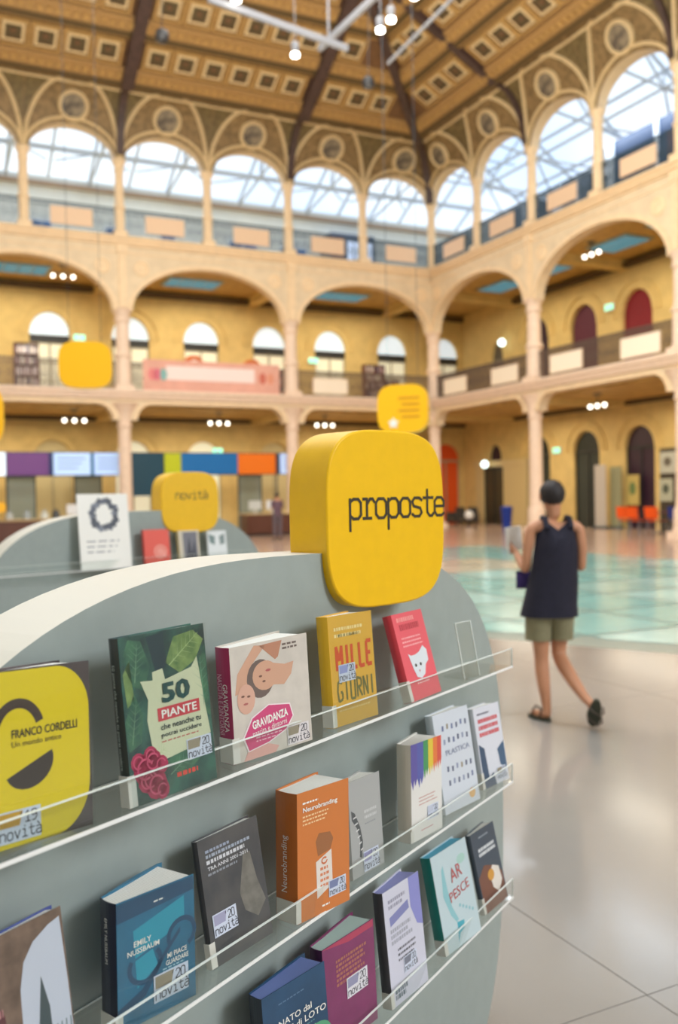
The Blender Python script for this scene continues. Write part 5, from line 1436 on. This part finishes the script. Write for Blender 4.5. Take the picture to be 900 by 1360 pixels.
r = empty('banner_stand', FB @ T3(7.02, 4.15, 0), 'grey-green panel right of the tall pale panel', 'panel')
m = MB(); m.box(-.3, .3, 0, .03, .08, 2.5); m.build('panel_sheet', mat('olive_rollup', S(146, 146, 112), .6), r); m = MB(); m.box(-.34, .34, -.06, .12, 0, .08); m.build('panel_foot', M_iron, r)
def chair(M, c_, lb, grp):
    r = empty('chair', M, lb, 'chair', grp); mt = mat('chair_%d' % int(c_[0] * 999), c_, .4)
    m = MB(); m.grid(lambda u, v: (-.24 + .48 * u, -.22 + .44 * v, .45 - .03 * math.sin(PI * u)), 6, 4); m.grid(lambda u, v: (-.24 + .48 * u, -.22 + .44 * v, .43 - .03 * math.sin(PI * u)), 6, 4); m.build('seat', mt, r, None, True)
    m = MB(); m.grid(lambda u, v: (-.24 + .48 * u, .22 + .05 * v - .05 * math.cos(PI * (u - .5)), .5 + .36 * v), 6, 4); m.grid(lambda u, v: (-.24 + .48 * u, .24 + .05 * v - .05 * math.cos(PI * (u - .5)), .5 + .36 * v), 6, 4); m.build('backrest', mt, r, None, True)
    for sx in (-1, 1):
        for sy in (-1, 1):
            m = MB(); m.tube([(sx * .18, sy * .16, .43), (sx * .25, sy * .24, 0)], .014, 6); m.build('leg', M_grey, r)
        m = MB(); m.tube([(sx * .2, .18, .44), (sx * .2, .24, .7)], .012, 6); m.build('back_post', M_grey, r)
OC = S(232, 84, 10); BC = S(10, 44, 120)
for i, (x, y, c_, lb) in enumerate(((6.55, 1.3, OC, 'orange chair at the left end of the row behind the woman'), (7.3, 1.2, OC, 'orange chair in the middle of the orange row'), (8.05, 1.3, OC, 'orange chair at the right end of the orange row'), (9.0, 1.5, BC, 'blue chair next to the orange chairs'), (9.75, 1.4, BC, 'blue chair before the dark display wall'), (10.5, 1.4, BC, 'blue chair at the right edge before the display wall'))):
    chair(FB @ T3((10.7, 11.37, 12.04, 12.9, 13.57, 14.24)[i], y, 0) @ RZ(PI + .12 * (-1) ** i) @ Matrix.Scale(1.12, 4), c_, lb, 'chairs along the right-hand wall')
for i, x in enumerate((11.3, 13.4)):
    r = empty('cafe_table', FB @ T3(x, 2.3, 0), ('round plum table behind the orange chairs', 'round dark table behind the blue chairs')[i], 'table')
    m = MB(); m.lathe([(.45, .72), (.46, .735), (.45, .75)], 0, 0, 20); m.build('table_top', M_maroon if i == 0 else M_iron, r, None, True); m = MB(); m.lathe([(.25, 0), (.25, .02), (.03, .04), (.03, .72)], 0, 0, 12); m.build('pedestal', M_iron, r, None, True)
# dark low seats and a white globe by the orange arch
r = empty('globe_lamp', FB @ T3(-1.2, 2.6, 0), 'white globe lamp on a dark stem near the orange arch', 'lamp'); m = MB(); m.tube([(0, 0, 0), (0, 0, .3)], .03, 6); m.lathe([(.2, 0), (.2, .03)], 0, 0, 12); m.build('stem', M_black, r); m = MB(); m.ball((0, 0, .5), .22, 14); m.build('globe', M_white, r, None, True)
for i, x in enumerate((-3.3, -2.2)):
    r = empty('armchair', FB @ T3(x, 3.2, 0), ('dark armchair nearest the orange arch', 'dark armchair between the arch and the corner door')[i], 'armchair')
    mt = mat('armchair_grey', S(70, 66, 62), .7)
    m = MB(); m.box(-.33, .33, -.3, .3, .15, .42); m.build('seat', mt, r); m = MB(); m.box(-.33, .33, .2, .36, .42, .85); m.build('backrest', mt, r); m = MB(); m.box(-.42, -.33, -.3, .36, .1, .6); m.build('armrest', mt, r); m = MB(); m.box(.33, .42, -.3, .36, .1, .6); m.build('armrest', mt, r)
    for sx in (-1, 1):
        for sy in (-1, 1): m = MB(); m.box(sx * .3 - .02, sx * .3 + .02, sy * .25 - .02, sy * .25 + .02, 0, .15); m.build('leg', M_black, r)
r = empty('waste_bin', FB @ T3(6.15, -.6, 0), 'blue bin standing left of the tall column behind the woman', 'bin'); m = MB(); m.lathe([(.16, 0), (.22, .85), (.24, .88), (.24, .93)], 0, 0, 14); m.build('bin_body', mat('bin_blue', S(8, 50, 140), .4), r, None, True); m = MB(); m.lathe([(.235, .93), (.2, 1.0), (.02, 1.02)], 0, 0, 14); m.build('lid', MATS['bin_blue'], r, None, True)

# ================================================================== PEOPLE
def skin_body(name, chains, mt, parent, sub=2):
    """chains: lists of (x, y, z, r); a chain may start at an existing vertex given as an index key"""
    verts, edges, rad, keys = [], [], [], {}
    def vid(p):
        k = (round(p[0], 4), round(p[1], 4), round(p[2], 4))
        if k not in keys: keys[k] = len(verts); verts.append(p[:3]); rad.append(p[3])
        return keys[k]
    for ch in chains:
        ids = [vid(p) for p in ch]
        for a, b in zip(ids[:-1], ids[1:]): edges.append((a, b))
    me = bpy.data.meshes.new(name); me.from_pydata(verts, edges, [])
    o = bpy.data.objects.new(name, me); COL.objects.link(o)
    md = o.modifiers.new('skin', 'SKIN'); md.use_smooth_shade = True; md.branch_smoothing = .6
    sv = me.skin_vertices[0].data
    for i, r_ in enumerate(rad):
        sv[i].radius = (r_, r_) if not isinstance(r_, tuple) else r_
    sv[0].use_root = True
    ss = o.modifiers.new('sub', 'SUBSURF'); ss.levels = sub; ss.render_levels = sub
    dg = bpy.context.evaluated_depsgraph_get()
    me2 = bpy.data.meshes.new_from_object(o.evaluated_get(dg))
    bpy.data.objects.remove(o)
    me2.materials.clear(); me2.materials.append(mt)
    for p in me2.polygons: p.use_smooth = True; p.material_index = 0
    return link(name, me2, parent)
def hand(w, d, up, s=1.0, side=1):
    """palm and five bent fingers from the wrist w, pointing along d; up = back of hand"""
    w, d, up = V(w), V(d).normalized(), V(up).normalized(); sd = d.cross(up).normalized() * side
    palm = w + d * .055 * s; ch = [[(*w, .024 * s), (*palm, .027 * s)]]
    for i, (off, L, b) in enumerate(((-.027, .060, .5), (-.009, .070, .55), (.010, .066, .6), (.027, .052, .65))):
        k = w + d * .085 * s + sd * off * s; p1 = k + (d * .55 - up * .35) * L * .6 * s; p2 = p1 + (d * .2 - up * b) * L * .55 * s
        ch.append([(*palm, .027 * s), (*k, .0115 * s), (*p1, .0095 * s), (*p2, .008 * s)])
    t1 = w + d * .03 * s - sd * .035 * s; t2 = t1 + (d * .7 - sd * .35 - up * .4) * .035 * s; t3 = t2 + (d * .7 - up * .5) * .028 * s
    ch.append([(*palm, .027 * s), (*t1, .013 * s), (*t2, .011 * s), (*t3, .009 * s)])
    return ch
def loft(rings, k=24, wob=0.0, seed=1, two=True):
    m = MB(); rnd = random.Random(seed); n0 = 0
    for (z, cx, cy, rx, ry) in rings:
        for q in range(k):
            w = 2 * PI * q / k; f = 1 + wob * math.sin(5 * w + z * 9)
            m.v.append((cx + rx * f * math.cos(w), cy + ry * f * math.sin(w), z))
    for i in range(len(rings) - 1):
        for q in range(k): m.f.append((i * k + q, i * k + (q + 1) % k, (i + 1) * k + (q + 1) % k, (i + 1) * k + q)); m.m.append(0)
    return m
def head_parts(r, hc, s=1.0, hairtop=True, face=1):
    """face towards +y*face"""
    x, y, z = hc
    m = MB(); m.ball((x, y + face * .092 * s, z - .012 * s), .016 * s, 8, sx=.7, sz=1.3); m.build('nose', M_skin, r, None, True)
    for sx in (-1, 1):
        m = MB(); m.ball((x + sx * .032 * s, y + face * .082 * s, z + .015 * s), .011 * s, 8); m.build('eye', K_, r, None, True)
        m = MB(); m.ball((x + sx * .082 * s, y, z - .005 * s), .022 * s, 8, sx=.4, sz=1.4); m.build('ear', M_skin, r, None, True)
    m = MB(); m.ball((x, y + face * .085 * s, z - .048 * s), .018 * s, 8, sx=1.3, sy=.4, sz=.35); m.build('mouth', mat('lip', S(168, 90, 84), .5), r, None, True)
    m = MB(); rnd = random.Random(5)
    def hf(u, v):
        a = 2 * PI * u; t = PI * (.80 - .26 * max(0, math.sin(a) * face)) * v
        rr = .093 * s * (1 + .06 * math.sin(9 * a) * math.sin(7 * t))
        yy = math.sin(t) * math.sin(a)
        lift = .0 if yy * face < .35 else (yy * face - .35) * .10 * s * v   # hairline raised over the face
        return (x + rr * .93 * math.sin(t) * math.cos(a), y - face * .008 * s + rr * 1.06 * yy, z + .012 * s + rr * 1.02 * math.cos(t) + lift)
    m.grid(hf, 28, 12); m.build('hair', M_hair, r, None, True)
r = empty('person', T3(1.42, 5.94, 0), 'woman walking away in navy tank top, khaki shorts and sandals, holding a white book', 'person')
pel = (-.025, 0, .84, .115)
ch = [[pel, (-.02, 0, .98, .105), (0, .0, 1.14, .115), (.015, .0, 1.27, .085), (.012, .0, 1.345, .045), (.008, .012, 1.39, .045), (.0, .025, 1.44, .062), (.0, .03, 1.50, .083), (.0, .03, 1.55, .06)],
      [pel, (-.095, 0, .76, .088), (-.092, .02, .60, .072), (-.085, .03, .42, .050), (-.088, .012, .34, .052), (-.078, -.005, .22, .044), (-.062, 0, .085, .030), (-.062, -.02, .04, .030), (-.10, .06, .032, .030), (-.135, .13, .026, .024)],
      [pel, (.055, 0, .76, .088), (.045, .05, .60, .070), (.038, .08, .43, .049), (.060, .01, .36, .052), (.105, -.10, .26, .043), (.150, -.205, .175, .029), (.168, -.245, .165, .028), (.180, -.225, .10, .030), (.190, -.19, .04, .024)],
      [(.015, .0, 1.27, .085), (-.085, 0, 1.305, .052), (-.150, .0, 1.285, .044), (-.172, .0, 1.16, .037), (-.185, .015, 1.00, .033), (-.20, .09, 1.05, .030), (-.215, .19, 1.115, .022)],
      [(.015, .0, 1.27, .085), (.11, 0, 1.305, .052), (.168, .0, 1.285, .044), (.183, .0, 1.16, .037), (.188, .02, 1.01, .033), (.165, .12, 1.03, .029), (.11, .21, 1.06, .022)]]
ch += hand((-.215, .19, 1.115), (-.3, .35, .35), (-1, -.2, 0), 1.0, 1)
ch += hand((.11, .21, 1.06), (-1, .3, .15), (0, 1, .2), 1.0, -1)
skin_body('body', ch, M_skin, r)
head_parts(r, (.0, .03, 1.50), .95)
M_navy = mat('navy_jersey', S(26, 24, 42), .85, var=.15, vscale=40); M_khaki = mat('khaki_cotton', S(138, 132, 102), .85, var=.06, vscale=30)
m = loft([(.70, -.035, 0, .192, .150), (.78, -.03, 0, .180, .145), (.92, -.012, 0, .166, .132), (1.05, .002, 0, .150, .128), (1.15, .012, .0, .142, .130), (1.22, .014, .0, .132, .122), (1.28, .014, 0, .118, .098), (1.32, .014, 0, .098, .07)], 32, .02)
# shoulder straps and neckline
for s_ in (-1, 1):
    m.tube([(.014 + s_ * .078, -.09, 1.28), (.014 + s_ * .080, -.045, 1.345), (.014 + s_ * .080, .02, 1.352), (.014 + s_ * .075, .08, 1.29)], .020, 8)
m.v = [(x, y, z - (.05 * max(0, 1 - abs(x - .014) / .06) if z > 1.26 and abs(x - .014) < .06 else 0)) for x, y, z in m.v]
m.build('tank_top', M_navy, r, None, True)
m = MB()
for (cx, cy0, rx) in ((-.108, .01, .086), (.046, .03, .084)):
    mm = loft([(.54, cx, cy0 + .012, rx, .098), (.62, cx, cy0, rx, .104), (.72, cx + (.01 if cx < 0 else -.01), 0, rx + .01, .118), (.80, -.025, 0, .155, .128), (.88, -.022, 0, .135, .115)], 24, .01)
    n = len(m.v); m.v += mm.v; m.f += [tuple(i + n for i in f) for f in mm.f]; m.m += mm.m
m.build('shorts', M_khaki, r, None, True)
M_sandal = mat('sandal_leather', S(62, 48, 34), .6); M_sole = mat('sandal_sole', S(60, 62, 48), .8)
def sole_at(T, parent):
    m = MB(); P = [(.035 * math.cos(a) * (1.15 if math.sin(a) > 0 else .9), .115 * math.sin(a)) for a in [2 * PI * i / 20 for i in range(20)]]
    k = 20; m.v = [tuple(T @ V((p[0] * 1.15, p[1], 0))) for p in P] + [tuple(T @ V((p[0] * 1.15, p[1], -.018))) for p in P]
    m.f = [tuple(range(k)), tuple(range(2 * k - 1, k - 1, -1))] + [(i, (i + 1) % k, k + (i + 1) % k, k + i) for i in range(k)]; m.m = [0] * (k + 2)
    o = m.build('sandal', M_sole, parent)
    m = MB()
    for yy in (.03, -.05):
        m.tube([T @ V((-.044, yy, -.004)), T @ V((-.03, yy, .045)), T @ V((.0, yy + .01, .062)), T @ V((.03, yy, .045)), T @ V((.044, yy, -.004))], .007, 6)
    m.build('strap', M_sandal, o)
sole_at(T3(-.098, .055, .019) @ RZ(.44), r)
sole_at(Matrix(((1, 0, .08, .186), (0, .50, -.87, -.262), (-.05, -.87, -.50, .105), (0, 0, 0, 1))), r)
bk_ = empty('book', T3(1.42 - .225, 5.94 + .225, 1.20) @ RZ(.5) @ RY(-.08), 'white book held in the left hand of the walking woman', 'book')
m = MB(); m.box(-.045, .075, -.002, 0, -.075, .085); m.box(-.045, .075, .024, .026, -.075, .085); m.box(.073, .075, -.002, .026, -.075, .085); m.build('cover', W_, bk_); m = MB(); m.box(-.043, .073, 0, .024, -.072, .082); m.build('pages', M_paper, bk_)
bg_ = empty('bag', T3(1.42 - .16, 5.94 + .12, .93), 'small purple pouch held in front of the walking woman', 'bag')
m = MB(); m.grid(lambda u, v: (-.07 + .15 * u, -.03 * math.sin(PI * u) * math.sin(PI * v), -.06 + .12 * v), 8, 8); m.grid(lambda u, v: (-.07 + .15 * u, .03 * math.sin(PI * u) * math.sin(PI * v), -.06 + .12 * v), 8, 8); m.build('pouch', mat('purple_cloth', S(60, 44, 110), .8), bg_, None, True)
m = MB(); m.tube([(.05, 0, .05), (.1, -.02, .09), (.13, .02, .12)], .006, 6); m.build('cord', K_, bg_)

def far_person(M, lb, top, bottom, sit=False, holding=False):
    r = empty('person', M, lb, 'person')
    pel = (0, 0, .92 if not sit else .55, .11); b = pel[2]
    ch = [[pel, (0, 0, b + .15, .105), (0, 0, b + .33, .115), (0, .0, b + .47, .08), (0, .01, b + .55, .045), (0, .02, b + .60, .055), (0, .03, b + .68, .085), (0, .03, b + .74, .06)]]
    for s_ in (-1, 1):
        if sit: ch.append([pel, (s_ * .09, .03, b - .02, .08), (s_ * .10, .40, b - .03, .06), (s_ * .10, .42, .28, .045), (s_ * .10, .40, .08, .032), (s_ * .10, .52, .03, .03)])
        else: ch.append([pel, (s_ * .09, 0, .83, .085), (s_ * .10, .02, .5, .055), (s_ * .10, 0, .3, .05), (s_ * .10, 0, .09, .032), (s_ * .11, .14, .03, .03)])
        ch.append([(0, .0, b + .47, .08), (s_ * .11, 0, b + .49, .05), (s_ * .17, 0, b + .46, .043), (s_ * .20, .02, b + .22, .034), (s_ * .15, .24, b + .20, .026)])
        ch += hand((s_ * .15, .24, b + .20), (-s_ * .3, 1, .1), (0, 0, 1), 1.0, s_)
    skin_body('body', ch, M_skin, r, 1); head_parts(r, (0, .03, b + .67), .95)
    loft([(b - .08, 0, 0, .165, .13), (b + .1, 0, 0, .15, .125), (b + .3, 0, 0, .155, .13), (b + .42, 0, 0, .14, .105), (b + .49, 0, 0, .09, .07)], 20, .02).build('shirt', mat(top[0], top[1], .8), r, None, True)
    for s_ in (-1, 1):
        m = MB(); m.tube([(s_ * .11, 0, b + .48), (s_ * .17, 0, b + .45), (s_ * .195, .01, b + .26)], [.06, .055, .046], 10)
        m.build('sleeve', mat(top[0], top[1], .8), r, None, True)
    m = MB()
    for s_ in (-1, 1):
        if sit: m.tube([(s_ * .06, 0, b), (s_ * .1, .38, b - .03), (s_ * .1, .42, .3), (s_ * .1, .41, .1)], [.11, .08, .06, .055], 12)
        else: m.tube([(s_ * .06, 0, b), (s_ * .09, 0, .8), (s_ * .10, .02, .5), (s_ * .10, 0, .1)], [.12, .10, .075, .06], 12)
    m.build('trousers', mat(bottom[0], bottom[1], .8), r, None, True)
    for s_ in (-1, 1):
        m = MB(); y0 = .40 if sit else 0
        m.box(s_ * .105 - .045, s_ * .105 + .045, y0 - .06, y0 + .2, 0, .06); m.build('shoe', K_, r)
    return r
far_person(T3(-2.2, 32.0, 0) @ RZ(.3), 'person in plum shirt standing at the middle reception counter', ('plum_shirt', S(96, 72, 84)), ('grey_trousers', S(96, 84, 90)))
pp = court(15.55, -.35); far_person(T3(pp.x, pp.y, 0) @ RZ(2.6), 'clerk in a pale pink top seated behind the far-left counter', ('pink_shirt', S(226, 190, 180)), ('dark_trousers', S(60, 56, 60)), sit=True)
st = empty('stool', T3(pp.x, pp.y, 0) @ RZ(2.6), 'office stool under the seated clerk', 'stool'); m = MB(); m.lathe([(.2, .38), (.22, .41), (.2, .44)], 0, 0, 14); m.build('seat', M_black, st); m = MB(); m.lathe([(.24, 0), (.24, .03), (.03, .05), (.03, .38)], 0, 0, 10); m.build('pedestal', M_iron, st)
